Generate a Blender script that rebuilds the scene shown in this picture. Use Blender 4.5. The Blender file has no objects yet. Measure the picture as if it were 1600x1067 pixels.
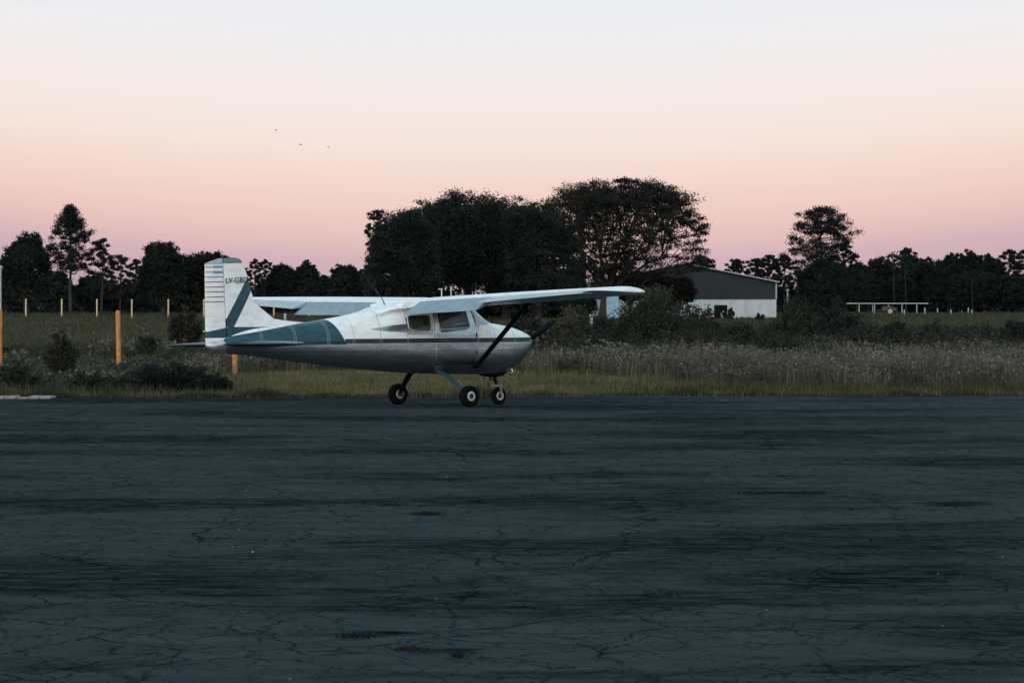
import bpy, bmesh, math, random
import numpy as np
from mathutils import Vector, Matrix

R = math.radians
rng = np.random.default_rng(7)
random.seed(7)
sc = bpy.context.scene
COL = sc.collection

# ------------------------------------------------------------------ scales
F, CAM_H, HOR = 6400.0, 1.977, 460.0         # focal length in photo pixels, eye height, horizon row

def gx(px, Y):
    return (px - 800.0) / F * Y

def gz(py, Y):
    return CAM_H + (HOR - py) / F * Y

# ------------------------------------------------------------------ helpers
def link(o, parent=None):
    COL.objects.link(o)
    if parent is not None:
        o.parent = parent
    return o

def tag(o, label=None, cat=None, group=None, kind=None):
    if label: o['label'] = label
    if cat: o['category'] = cat
    if group: o['group'] = group
    if kind: o['kind'] = kind
    return o

def empty(name, loc=(0, 0, 0), rot=(0, 0, 0)):
    o = bpy.data.objects.new(name, None)
    o.empty_display_size = 0.3
    o.location = loc
    o.rotation_euler = rot
    return link(o)

def np_mesh(name, V, faces_n, mat, smooth=False):
    """V (N,3); faces_n: list of (k, index array (M,k))"""
    me = bpy.data.meshes.new(name)
    V = np.asarray(V, dtype=np.float32)
    me.vertices.add(len(V))
    me.vertices.foreach_set('co', V.ravel())
    nl = sum(a.size for _, a in faces_n)
    nf = sum(len(a) for _, a in faces_n)
    me.loops.add(nl)
    me.polygons.add(nf)
    me.loops.foreach_set('vertex_index', np.concatenate([a.ravel() for _, a in faces_n]).astype(np.int32))
    st, pos = [], 0
    for k, a in faces_n:
        st.append(pos + np.arange(len(a)) * k)
        pos += a.size
    me.polygons.foreach_set('loop_start', np.concatenate(st).astype(np.int32))
    me.update(calc_edges=True)
    me.validate()
    if smooth:
        me.polygons.foreach_set('use_smooth', np.ones(nf, dtype=bool))
    if mat: me.materials.append(mat)
    return me

def np_obj(name, V, faces_n, mat, parent=None, smooth=False):
    return link(bpy.data.objects.new(name, np_mesh(name, V, faces_n, mat, smooth)), parent)

class MB:
    """collects polygons of one mesh"""
    def __init__(s):
        s.v, s.f = [], []
    def add(s, verts, faces):
        o = len(s.v)
        s.v += [tuple(map(float, p)) for p in verts]
        s.f += [tuple(o + i for i in f) for f in faces]
    def box(s, a, b):
        x0, y0, z0 = a; x1, y1, z1 = b
        s.add([(x0, y0, z0), (x1, y0, z0), (x1, y1, z0), (x0, y1, z0), (x0, y0, z1), (x1, y0, z1), (x1, y1, z1), (x0, y1, z1)],
              [(0, 3, 2, 1), (4, 5, 6, 7), (0, 1, 5, 4), (1, 2, 6, 5), (2, 3, 7, 6), (3, 0, 4, 7)])
    def loft(s, rings, cap=True, closed=True):
        n = len(rings[0])
        o = len(s.v)
        for r in rings: s.v += [tuple(map(float, p)) for p in r]
        for i in range(len(rings) - 1):
            for j in range(n if closed else n - 1):
                k = (j + 1) % n
                s.f.append((o + i * n + j, o + i * n + k, o + (i + 1) * n + k, o + (i + 1) * n + j))
        if cap:
            s.f.append(tuple(o + j for j in range(n))[::-1])
            s.f.append(tuple(o + (len(rings) - 1) * n + j for j in range(n)))
    def tube(s, pts, rad, n=8, flat=1.0, flat_dir=None):
        pts = [Vector(p) for p in pts]
        rings = []
        for i, p in enumerate(pts):
            d = (pts[min(i + 1, len(pts) - 1)] - pts[max(i - 1, 0)]).normalized()
            ref = Vector(flat_dir) if flat_dir else (Vector((0, 0, 1)) if abs(d.z) < 0.9 else Vector((1, 0, 0)))
            a = (ref - d * ref.dot(d)).normalized()
            b = d.cross(a)
            r = rad[i] if isinstance(rad, (list, tuple)) else rad
            rings.append([p + a * (r * math.cos(t)) + b * (r * flat * math.sin(t)) for t in [2 * math.pi * k / n for k in range(n)]])
        s.loft(rings)
    def lathe(s, prof, axis_o, n=28):
        """profile [(y, r)] turned about the y axis through axis_o"""
        ox, oy, oz = axis_o
        rings = [[(ox + r * math.cos(t), oy + y, oz + r * math.sin(t)) for t in [2 * math.pi * k / n for k in range(n)]] for y, r in prof]
        s.loft(rings)
    def build(s, name, mat, parent=None, smooth=True, angle=40, bevel=0):
        me = bpy.data.meshes.new(name)
        me.from_pydata(s.v, [], s.f)
        me.update()
        bm = bmesh.new(); bm.from_mesh(me)
        bmesh.ops.recalc_face_normals(bm, faces=bm.faces)
        if bevel:
            bmesh.ops.bevel(bm, geom=[e for e in bm.edges if len(e.link_faces) == 2 and e.calc_face_angle() > 0.6], offset=bevel, segments=2, affect='EDGES')
        bm.to_mesh(me); bm.free()
        if smooth:
            me.shade_smooth()
            me.set_sharp_from_angle(angle=R(angle))
        if mat: me.materials.append(mat)
        return link(bpy.data.objects.new(name, me), parent)

# ------------------------------------------------------------------ materials
def new_mat(name):
    m = bpy.data.materials.new(name); m.use_nodes = True
    nt = m.node_tree
    b = nt.nodes['Principled BSDF']
    return m, nt, b

def N(nt, t, **kw):
    n = nt.nodes.new(t)
    for k, v in kw.items(): setattr(n, k, v)
    return n

def inp(nt, sock, v):
    if isinstance(v, bpy.types.NodeSocket): nt.links.new(v, sock)
    else: sock.default_value = v

def M(nt, op, a, b=0.0, c=None, clamp=False):
    n = N(nt, 'ShaderNodeMath', operation=op, use_clamp=clamp)
    inp(nt, n.inputs[0], a); inp(nt, n.inputs[1], b)
    if c is not None: inp(nt, n.inputs[2], c)
    return n.outputs[0]

def mix(nt, fac, a, b):
    n = N(nt, 'ShaderNodeMix', data_type='RGBA')
    inp(nt, n.inputs[0], fac)
    inp(nt, n.inputs[6], a if isinstance(a, bpy.types.NodeSocket) else (*a, 1))
    inp(nt, n.inputs[7], b if isinstance(b, bpy.types.NodeSocket) else (*b, 1))
    return n.outputs[2]

def mixf(nt, fac, a, b):
    n = N(nt, 'ShaderNodeMix', data_type='FLOAT')
    inp(nt, n.inputs[0], fac); inp(nt, n.inputs[2], a); inp(nt, n.inputs[3], b)
    return n.outputs[0]

def noise(nt, vec, scale, detail=4, rough=0.55, dist=0.0):
    n = N(nt, 'ShaderNodeTexNoise')
    inp(nt, n.inputs['Vector'], vec)
    n.inputs['Scale'].default_value = scale; n.inputs['Detail'].default_value = detail
    n.inputs['Roughness'].default_value = rough; n.inputs['Distortion'].default_value = dist
    return n.outputs[0]

def ramp(nt, fac, stops, interp='LINEAR'):
    n = N(nt, 'ShaderNodeValToRGB'); n.color_ramp.interpolation = interp
    e = n.color_ramp.elements
    while len(e) < len(stops): e.new(0.5)
    for i, (p, c) in enumerate(stops):
        e[i].position = p; e[i].color = (*c, 1) if len(c) == 3 else c
    inp(nt, n.inputs[0], fac)
    return n.outputs[0]

def smooth_step(nt, x, a, b):
    n = N(nt, 'ShaderNodeMapRange', interpolation_type='SMOOTHSTEP')
    inp(nt, n.inputs[0], x); n.inputs[1].default_value = a; n.inputs[2].default_value = b
    return n.outputs[0]

def objco(nt):
    return N(nt, 'ShaderNodeTexCoord').outputs['Object']

def scaled(nt, vec, s):
    n = N(nt, 'ShaderNodeMapping'); inp(nt, n.inputs[0], vec); n.inputs['Scale'].default_value = s
    return n.outputs[0]

def bump(nt, b, h, strength, dist=0.01):
    n = N(nt, 'ShaderNodeBump'); n.inputs['Strength'].default_value = strength; n.inputs['Distance'].default_value = dist
    inp(nt, n.inputs['Height'], h); nt.links.new(n.outputs[0], b.inputs['Normal'])

def flat_mat(name, col, rough=0.6, metal=0.0, var=0.25, scale=6.0, bmp=0.0, spec=0.5):
    m, nt, b = new_mat(name)
    oc = objco(nt)
    n = noise(nt, oc, scale, 5)
    c2 = tuple(max(0, c * (1 - var)) for c in col); c1 = tuple(min(1, c * (1 + var * 0.6)) for c in col)
    nt.links.new(mix(nt, smooth_step(nt, n, 0.3, 0.7), c2, c1), b.inputs['Base Color'])
    b.inputs['Roughness'].default_value = rough; b.inputs['Metallic'].default_value = metal
    b.inputs['Specular IOR Level'].default_value = spec
    if bmp: bump(nt, b, n, bmp)
    return m

def leaf_mat(name, cols, rough=0.75, trans=0.15):
    """leaves: every leaf face picks one of the tints"""
    m, nt, b = new_mat(name)
    g = N(nt, 'ShaderNodeNewGeometry').outputs['Random Per Island']
    k = len(cols)
    c = ramp(nt, g, [(i / max(1, k - 1), cc) for i, cc in enumerate(cols)])
    big = noise(nt, objco(nt), 0.5, 2)
    c = mix(nt, smooth_step(nt, big, 0.40, 0.62), c, cols[0])
    nt.links.new(c, b.inputs['Base Color'])
    b.inputs['Roughness'].default_value = rough
    b.inputs['Specular IOR Level'].default_value = 0.15
    tr = N(nt, 'ShaderNodeBsdfTranslucent'); nt.links.new(c, tr.inputs[0])
    ms = N(nt, 'ShaderNodeMixShader'); ms.inputs[0].default_value = trans
    nt.links.new(b.outputs[0], ms.inputs[1]); nt.links.new(tr.outputs[0], ms.inputs[2])
    nt.links.new(ms.outputs[0], nt.nodes['Material Output'].inputs[0])
    return m

def poly_mask(nt, X, Z, pts):
    """1 inside a convex polygon given in the aircraft's side plane"""
    area = sum(pts[i][0] * pts[(i + 1) % len(pts)][1] - pts[(i + 1) % len(pts)][0] * pts[i][1] for i in range(len(pts)))
    if area < 0: pts = pts[::-1]
    cur = None
    for i, (x0, z0) in enumerate(pts):
        x1, z1 = pts[(i + 1) % len(pts)]
        L = math.hypot(x1 - x0, z1 - z0)
        nx, nz = -(z1 - z0) / L, (x1 - x0) / L
        d = M(nt, 'ADD', M(nt, 'MULTIPLY_ADD', X, nx, -(nx * x0 + nz * z0)), M(nt, 'MULTIPLY', Z, nz))
        cur = d if cur is None else M(nt, 'MINIMUM', cur, d)
    return M(nt, 'MULTIPLY_ADD', cur, 220.0, 0.5, clamp=True)

WHITE = (0.82, 0.85, 0.87)
TEAL = (0.012, 0.050, 0.072)
NAVY = (0.004, 0.020, 0.032)
METAL = (0.46, 0.555, 0.59)

def livery(name, regions, base='white', seam_shade_k=0.5, stations=(), rows=()):
    """aircraft skin: painted regions laid out on the skin in the aircraft's own coordinates"""
    m, nt, b = new_mat(name)
    oc = objco(nt)
    sp = N(nt, 'ShaderNodeSeparateXYZ'); nt.links.new(oc, sp.inputs[0])
    X, Y, Z = sp.outputs
    dirt = noise(nt, scaled(nt, oc, (1.2, 1, 3.0)), 4.0, 6, 0.6)
    fine = noise(nt, oc, 40.0, 3)
    def paint(kind):
        if kind == 'white': return mix(nt, smooth_step(nt, dirt, 0.35, 0.75), tuple(c * 1.03 for c in WHITE), tuple(c * 0.82 for c in WHITE)), 0.0, 0.32
        if kind == 'teal': return mix(nt, smooth_step(nt, dirt, 0.3, 0.75), TEAL, tuple(c * 1.6 for c in TEAL)), 0.0, 0.3
        if kind == 'navy': return mix(nt, smooth_step(nt, dirt, 0.3, 0.75), NAVY, tuple(c * 1.7 for c in NAVY)), 0.0, 0.3
        if kind == 'metal':
            streak = noise(nt, scaled(nt, oc, (0.9, 1, 7.0)), 2.2, 5, 0.65)
            return mix(nt, smooth_step(nt, streak, 0.32, 0.68), mix(nt, smooth_step(nt, dirt, 0.3, 0.7), METAL, tuple(c * 0.82 for c in METAL)), tuple(c * 0.72 for c in METAL)), 0.95, 0.28
    col, met, rou = paint(base)
    for kind, pts in regions:
        k = poly_mask(nt, X, Z, pts)
        c2, m2, r2 = paint(kind)
        col = mix(nt, k, col, c2); met = mixf(nt, k, met, m2); rou = mixf(nt, k, rou, r2)
    # panel seams, and on the rudder painted groove shadows
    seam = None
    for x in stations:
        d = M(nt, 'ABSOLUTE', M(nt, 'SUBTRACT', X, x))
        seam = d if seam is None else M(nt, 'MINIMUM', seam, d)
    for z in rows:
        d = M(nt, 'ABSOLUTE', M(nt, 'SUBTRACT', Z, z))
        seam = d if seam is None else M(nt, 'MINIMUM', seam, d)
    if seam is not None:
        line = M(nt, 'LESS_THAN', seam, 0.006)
        col = mix(nt, M(nt, 'MULTIPLY', line, seam_shade_k), col, (0.10, 0.11, 0.12))
        rv = M(nt, 'MULTIPLY', M(nt, 'LESS_THAN', M(nt, 'ABSOLUTE', M(nt, 'SUBTRACT', seam, 0.02)), 0.006),
               M(nt, 'GREATER_THAN', M(nt, 'SINE', M(nt, 'MULTIPLY', M(nt, 'ADD', X, Z), 180.0)), 0.2))
        col = mix(nt, M(nt, 'MULTIPLY', rv, 0.45), col, (0.75, 0.77, 0.78))
    nt.links.new(col, b.inputs['Base Color'])
    inp(nt, b.inputs['Metallic'], met)
    b.inputs['Specular IOR Level'].default_value = 0.34
    inp(nt, b.inputs['Roughness'], M(nt, 'ADD', rou, M(nt, 'MULTIPLY_ADD', fine, 0.2, -0.08)))
    wav = noise(nt, scaled(nt, oc, (1.0, 1.0, 1.6)), 3.5, 3)
    bump(nt, b, wav, 0.28, 0.02)
    return m

def glass_mat(name, tint, gloss, sky_sheen=0.0, rough=0.06):
    m, nt, b = new_mat(name)
    nt.nodes.remove(b)
    t = N(nt, 'ShaderNodeBsdfTransparent'); t.inputs[0].default_value = (*tint, 1)
    g = N(nt, 'ShaderNodeBsdfGlossy'); g.inputs['Roughness'].default_value = rough
    g.inputs[0].default_value = (0.9, 0.93, 0.95, 1)
    lw = N(nt, 'ShaderNodeLayerWeight'); lw.inputs[0].default_value = 0.5
    f = M(nt, 'MULTIPLY_ADD', M(nt, 'POWER', lw.outputs['Facing'], 4.0), 0.7, gloss, clamp=True)
    ms = N(nt, 'ShaderNodeMixShader'); nt.links.new(f, ms.inputs[0])
    nt.links.new(t.outputs[0], ms.inputs[1]); nt.links.new(g.outputs[0], ms.inputs[2])
    out = ms.outputs[0]
    if sky_sheen:                                  # pale diffuse layer painting in the sky's reflection
        d = N(nt, 'ShaderNodeBsdfDiffuse'); d.inputs[0].default_value = (0.62, 0.68, 0.70, 1)
        m2 = N(nt, 'ShaderNodeMixShader'); m2.inputs[0].default_value = sky_sheen
        nt.links.new(out, m2.inputs[1]); nt.links.new(d.outputs[0], m2.inputs[2]); out = m2.outputs[0]
    nt.links.new(out, nt.nodes['Material Output'].inputs[0])
    return m

# ------------------------------------------------------------------ camera, world, sun
cam_d = bpy.data.cameras.new('camera'); cam = link(bpy.data.objects.new('camera', cam_d))
cam_d.sensor_width = 36.0; cam_d.lens = 36.0 * F / 1600.0
cam_d.shift_y = (HOR - 533.5) / 1600.0
cam_d.clip_start = 0.5; cam_d.clip_end = 12000
cam.location = (0, 0, CAM_H); cam.rotation_euler = (R(90), 0, 0)
sc.camera = cam

w = bpy.data.worlds.new('World'); sc.world = w; w.use_nodes = True
nt = w.node_tree
bg = nt.nodes['Background']
tc = N(nt, 'ShaderNodeTexCoord').outputs['Generated']
sp = N(nt, 'ShaderNodeSeparateXYZ'); nt.links.new(tc, sp.inputs[0])
zs_ = M(nt, 'SUBTRACT', sp.outputs[2], M(nt, 'MULTIPLY', M(nt, 'MINIMUM', M(nt, 'POWER', sp.outputs[0], 2.0), 0.05), 0.50))
zz = M(nt, 'POWER', M(nt, 'MAXIMUM', zs_, 0.0), 0.5)
sky = ramp(nt, zz, [(0.0, (0.50, 0.36, 0.43)), (0.085, (0.62, 0.44, 0.49)), (0.106, (0.73, 0.50, 0.505)), (0.135, (0.83, 0.585, 0.54)),
                    (0.165, (0.87, 0.665, 0.61)), (0.19, (0.88, 0.75, 0.71)), (0.215, (0.87, 0.79, 0.78)), (0.245, (0.82, 0.81, 0.845)), (0.275, (0.77, 0.81, 0.89)),
                    (0.40, (0.66, 0.79, 0.87)), (0.65, (0.48, 0.68, 0.75)), (1.0, (0.34, 0.54, 0.59))])
# afterglow round the point where the sun went down, behind the camera
az = M(nt, 'ADD', M(nt, 'MULTIPLY', sp.outputs[0], -0.45), M(nt, 'MULTIPLY', sp.outputs[1], -0.89))
gcol = ramp(nt, M(nt, 'MAXIMUM', sp.outputs[2], 0.0), [(0.0, (1.0, 0.62, 0.44)), (0.12, (1.0, 0.80, 0.66)), (0.30, (0.80, 0.80, 0.80)), (0.55, (0.40, 0.44, 0.47)), (0.85, (0.0, 0.0, 0.0))])
glow = smooth_step(nt, az, -0.15, 0.9)
add = N(nt, 'ShaderNodeMix', data_type='RGBA', blend_type='ADD')
gs = N(nt, 'ShaderNodeMix', data_type='RGBA'); nt.links.new(glow, gs.inputs[0]); gs.inputs[6].default_value = (0, 0, 0, 1); nt.links.new(gcol, gs.inputs[7])
gm_ = N(nt, 'ShaderNodeVectorMath', operation='SCALE'); nt.links.new(gs.outputs[2], gm_.inputs[0]); gm_.inputs['Scale'].default_value = 2.0
add.inputs[0].default_value = 1.0
nt.links.new(sky, add.inputs[6]); nt.links.new(gm_.outputs[0], add.inputs[7])
nt.links.new(add.outputs[2], bg.inputs[0]); bg.inputs[1].default_value = 1.0
st = N(nt, 'ShaderNodeTexSky', sky_type='NISHITA', sun_disc=False)
st.sun_elevation = R(2.0); st.sun_rotation = R(207); st.altitude = 50
bg2 = N(nt, 'ShaderNodeBackground'); nt.links.new(st.outputs[0], bg2.inputs[0]); bg2.inputs[1].default_value = 0.02
ash = N(nt, 'ShaderNodeAddShader'); nt.links.new(bg.outputs[0], ash.inputs[0]); nt.links.new(bg2.outputs[0], ash.inputs[1])
nt.links.new(ash.outputs[0], nt.nodes['World Output'].inputs[0])

sun_d = bpy.data.lights.new('sun', 'SUN'); sun = link(bpy.data.objects.new('sun', sun_d))
sun_d.energy = 0.22; sun_d.angle = R(14); sun_d.color = (1.0, 0.72, 0.5)
sd = Vector((0.45, 0.89, -math.tan(R(4)))).normalized()
sun.rotation_euler = sd.to_track_quat('-Z', 'Y').to_euler(); sun.location = (-20, -40, 30)

sc.view_settings.view_transform = 'Standard'; sc.view_settings.look = 'None'
sc.view_settings.exposure = 0.0; sc.view_settings.gamma = 1.0
sc.render.engine = 'CYCLES'
sc.cycles.max_bounces = 6; sc.cycles.transparent_max_bounces = 12
sc.cycles.use_denoising = True

# ------------------------------------------------------------------ ground and tarmac
def edge_y(x):
    return 79.35 + 0.127 * x

def asphalt():
    m, nt, b = new_mat('old_asphalt')
    oc = objco(nt)
    wob = N(nt, 'ShaderNodeTexNoise'); nt.links.new(oc, wob.inputs[0]); wob.inputs['Scale'].default_value = 0.9; wob.inputs['Detail'].default_value = 6
    wob.inputs['Roughness'].default_value = 0.65
    vm = N(nt, 'ShaderNodeVectorMath', operation='MULTIPLY_ADD')
    nt.links.new(wob.outputs['Color'], vm.inputs[0]); vm.inputs[1].default_value = (0.7, 0.9, 0); nt.links.new(oc, vm.inputs[2])
    def cracks(scale, width, stretch):
        v = N(nt, 'ShaderNodeTexVoronoi', feature='DISTANCE_TO_EDGE')
        nt.links.new(scaled(nt, vm.outputs[0], stretch), v.inputs['Vector']); v.inputs['Scale'].default_value = scale
        gap = smooth_step(nt, noise(nt, oc, 0.5 * scale, 3), 0.40, 0.55)
        return M(nt, 'MULTIPLY', smooth_step(nt, v.outputs['Distance'], width, width * 0.25), gap)
    c1 = cracks(0.8, 0.008, (1, 0.50, 1)); c2 = cracks(2.2, 0.020, (1, 0.5, 1)); c3 = cracks(0.25, 0.005, (1, 0.8, 1))
    c4 = cracks(4.5, 0.03, (1, 0.45, 1))
    crack = M(nt, 'MAXIMUM', M(nt, 'MAXIMUM', M(nt, 'MULTIPLY', c1, 1.0), M(nt, 'MULTIPLY', c3, 0.75)), M(nt, 'MAXIMUM', M(nt, 'MULTIPLY', c2, 0.75), M(nt, 'MULTIPLY', c4, 0.5)))
    big = noise(nt, scaled(nt, oc, (0.55, 0.8, 1)), 0.30, 5, 0.6)
    mid = noise(nt, oc, 1.6, 6, 0.65)
    fine = noise(nt, oc, 60.0, 4, 0.7)
    grit = noise(nt, oc, 260.0, 2)
    base = mix(nt, smooth_step(nt, mid, 0.3, 0.72), (0.0155, 0.0228, 0.0258), (0.0330, 0.0440, 0.0495))
    base = mix(nt, smooth_step(nt, fine, 0.35, 0.8), base, (0.050, 0.068, 0.077))
    base = mix(nt, M(nt, 'MULTIPLY', smooth_step(nt, grit, 0.60, 0.75), 0.7), base, (0.055, 0.066, 0.07))
    # dark sealed / stained patches with their own shapes
    sx = N(nt, 'ShaderNodeSeparateXYZ'); nt.links.new(oc, sx.inputs[0])
    st = M(nt, 'MULTIPLY', smooth_step(nt, big, 0.44, 0.62), 0.72)
    drag = noise(nt, scaled(nt, oc, (0.10, 0.9, 1)), 0.9, 5, 0.6)
    st = M(nt, 'MAXIMUM', st, M(nt, 'MULTIPLY', smooth_step(nt, drag, 0.52, 0.68), 0.40))
    wx = N(nt, 'ShaderNodeSeparateXYZ'); nt.links.new(vm.outputs[0], wx.inputs[0])
    for (x, y, rx, ry, k, rot) in STAINS:
        dx = M(nt, 'SUBTRACT', wx.outputs[0], x + 0.5); dy = M(nt, 'SUBTRACT', wx.outputs[1], y + 0.65)
        dy = M(nt, 'ADD', dy, M(nt, 'MULTIPLY', dx, -rot))
        d = M(nt, 'SQRT', M(nt, 'ADD', M(nt, 'POWER', M(nt, 'MULTIPLY', dx, 1 / rx), 2.0), M(nt, 'POWER', M(nt, 'MULTIPLY', dy, 1 / ry), 2.0)))
        st = M(nt, 'MAXIMUM', st, M(nt, 'MULTIPLY', smooth_step(nt, d, 1.35, 0.2), k))
    st = M(nt, 'MULTIPLY', st, M(nt, 'MULTIPLY_ADD', smooth_step(nt, noise(nt, scaled(nt, oc, (1.0, 1.6, 1)), 2.4, 7, 0.7), 0.36, 0.62), 0.75, 0.3), clamp=True)
    base = mix(nt, st, base, (0.0012, 0.0028, 0.0036))
    base = mix(nt, M(nt, 'MULTIPLY', crack, 0.72), base, (0.0015, 0.0025, 0.003))
    d = N(nt, 'ShaderNodeBsdfDiffuse'); d.inputs['Roughness'].default_value = 0.6
    nt.links.new(base, d.inputs['Color']); nt.links.new(d.outputs[0], nt.nodes['Material Output'].inputs[0]); nt.nodes.remove(b); b = d
    h = M(nt, 'SUBTRACT', M(nt, 'MULTIPLY_ADD', fine, 0.25, M(nt, 'MULTIPLY', mid, 0.6)), M(nt, 'MULTIPLY', crack, 1.2))
    bump(nt, b, h, 0.7, 0.02)
    return m

def stain_at(px, py, wpx, hpx, k, rot=0.0):
    Y = CAM_H * F / (py - HOR); Yn = CAM_H * F / (py + hpx - HOR); Yf = CAM_H * F / (py - hpx - HOR)
    return (gx(px, Y), Y, wpx / F * Y, max(0.12, (Yf - Yn) / 2), k, rot)
STAINS = [stain_at(1330, 905, 330, 30, 0.85, 0.6), stain_at(1000, 945, 260, 14, 0.75, 0.8), stain_at(1480, 788, 75, 5, 0.9),
          stain_at(1220, 771, 70, 3.5, 0.9), stain_at(640, 805, 40, 3, 0.9), stain_at(180, 885, 160, 12, 0.6, 0.5),
          stain_at(580, 995, 55, 5, 0.9), stain_at(660, 1020, 70, 5, 0.8, 0.4), stain_at(60, 800, 80, 5, 0.6, 0.3),
          stain_at(330, 930, 110, 7, 0.7, 0.4), stain_at(1500, 1000, 200, 26, 0.5), stain_at(1400, 1045, 300, 18, 0.7, 0.2), stain_at(760, 1058, 380, 9, 0.6), stain_at(90, 1048, 200, 10, 0.6, 0.3), stain_at(1000, 885, 300, 16, 0.5, 0.4), stain_at(1350, 870, 280, 12, 0.6)]

xs = np.concatenate([np.linspace(-120, -26, 30), np.linspace(-25, 25, 260), np.linspace(26, 120, 30)])
V = [(x, y, 0.0) for x in xs for y in (-60.0, edge_y(x) + 0.35 * math.sin(x * 0.9) * math.sin(x * 0.37 + 1) + 0.12 * math.sin(4.1 * x) + rng.normal(0, 0.12))]
fc = [[2 * i, 2 * i + 2, 2 * i + 3, 2 * i + 1] for i in range(len(xs) - 1)]
tar = np_obj('tarmac', np.array(V), [(4, np.array(fc))], asphalt())
tag(tar, kind='structure')

gm, nt, b = new_mat('meadow_soil')
oc = objco(nt)
c = mix(nt, smooth_step(nt, noise(nt, scaled(nt, oc, (0.3, 0.08, 1)), 0.6, 6, 0.6), 0.35, 0.65), (0.026, 0.030, 0.020), (0.054, 0.053, 0.033))
c = mix(nt, M(nt, 'MULTIPLY', smooth_step(nt, noise(nt, oc, 3.0, 5), 0.4, 0.7), 0.6), c, (0.022, 0.03, 0.022))
nt.links.new(c, b.inputs['Base Color']); b.inputs['Roughness'].default_value = 0.95; b.inputs['Specular IOR Level'].default_value = 0.1
mb = MB(); mb.add([(-3000, -300, -0.02), (3000, -300, -0.02), (3000, 6000, -0.02), (-3000, 6000, -0.02)], [(0, 1, 2, 3)])
tag(mb.build('ground', gm, smooth=False), kind='structure')

# pale concrete strip at the left end of the tarmac edge
cm = flat_mat('pale_concrete', (0.24, 0.22, 0.225), 0.85, var=0.3, scale=5)
mb = MB()
x0, x1 = gx(-60, 79.5), gx(98, 79.5)
k = 9
for i in range(k):
    a = x0 + (x1 - x0) * i / k; bb = x0 + (x1 - x0) * (i + 1) / k - 0.012
    hh = 0.045 if i != 6 else 0.02
    mb.box((a, edge_y(a) - 0.75, 0.002), (bb, edge_y(a) + 0.3, hh + 0.008 * math.sin(i * 3.1)))
tag(mb.build('concrete_kerb', cm, smooth=False, bevel=0.008), kind='structure')

# ------------------------------------------------------------------ leaves, blades
def rand_dirs(n):
    v = rng.normal(size=(n, 3)); return v / np.linalg.norm(v, axis=1, keepdims=True)

def leaf_quads(c, size, aspect=0.55, up=0.0):
    n = len(c)
    d = rand_dirs(n); d[:, 2] = d[:, 2] * (1 - up) + up * rng.uniform(0.2, 1, n)
    d /= np.linalg.norm(d, axis=1, keepdims=True)
    r = rand_dirs(n)
    s = np.cross(d, r); s /= np.linalg.norm(s, axis=1, keepdims=True) + 1e-9
    L = (size * rng.uniform(0.6, 1.4, n))[:, None] if np.isscalar(size) else (size * rng.uniform(0.7, 1.3, n))[:, None]
    a = d * L * 0.5; bb = s * L * 0.5 * aspect
    V = np.stack([c - a, c + bb - a * 0.1, c + a, c - bb - a * 0.1], axis=1).reshape(-1, 3)
    return V

def quads_idx(n, off=0):
    return (off + np.arange(n * 4).reshape(-1, 4))

def blades(p, h, wd, lean):
    """one bent blade each: 5 points, a quad and a tip"""
    n = len(p)
    az = rng.uniform(0, 2 * np.pi, n); wv = np.stack([np.cos(az), np.sin(az), np.zeros(n)], 1) * (wd / 2)[:, None]
    la = rng.uniform(0, 2 * np.pi, n); lv = np.stack([np.cos(la), np.sin(la), np.zeros(n)], 1) * (h * lean * rng.uniform(0.2, 1.0, n))[:, None]
    up = np.zeros((n, 3)); up[:, 2] = h
    m = p + lv * 0.35 + up * 0.55; t = p + lv + up
    V = np.stack([p - wv, p + wv, m + wv * 0.8, m - wv * 0.8, t], axis=1).reshape(-1, 3)
    i = np.arange(n)[:, None] * 5
    return V, (4, (i + np.array([[0, 1, 2, 3]]))), (3, (i + np.array([[3, 2, 4]]))), t

def grass_obj(name, p, h, wd, lean, mat):
    V, q, t, tips = blades(p, h, wd, lean)
    return np_obj(name, V, [q, t], mat), tips

# ------------------------------------------------------------------ trees
def tubes_np(segs, n=5):
    """segs: list of (p0, p1, r0, r1)"""
    if not segs: return np.zeros((0, 3)), np.zeros((0, 4), int)
    P0 = np.array([s[0] for s in segs], float); P1 = np.array([s[1] for s in segs], float)
    r0 = np.array([s[2] for s in segs]); r1 = np.array([s[3] for s in segs])
    d = P1 - P0; d /= np.linalg.norm(d, axis=1, keepdims=True) + 1e-9
    ref = np.where(np.abs(d[:, 2:3]) < 0.9, [[0, 0, 1.0]], [[1.0, 0, 0]])
    a = np.cross(d, ref); a /= np.linalg.norm(a, axis=1, keepdims=True); bv = np.cross(d, a)
    t = np.arange(n) * 2 * np.pi / n
    ring = a[:, None, :] * np.cos(t)[None, :, None] + bv[:, None, :] * np.sin(t)[None, :, None]
    A = P0[:, None, :] + ring * r0[:, None, None]; B = P1[:, None, :] + ring * r1[:, None, None]
    V = np.concatenate([A, B], axis=1).reshape(-1, 3)
    j = np.arange(n); k = (j + 1) % n
    f = np.stack([j, k, k + n, j + n], 1)
    Fc = (np.arange(len(segs))[:, None, None] * 2 * n + f[None]).reshape(-1, 4)
    return V, Fc

def limb(segs, p, q, r0, r1, sag=0.0, k=4, wob=0.03):
    p = np.array(p, float); q = np.array(q, float)
    L = np.linalg.norm(q - p)
    prev, pr = p, r0
    for i in range(1, k + 1):
        t = i / k
        x = p + (q - p) * t + rng.normal(size=3) * L * wob * (i < k)
        x[2] += sag * L * math.sin(math.pi * t)
        r = r0 + (r1 - r0) * t
        segs.append((prev, x, pr, r)); prev, pr = x, r
    return prev

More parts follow.
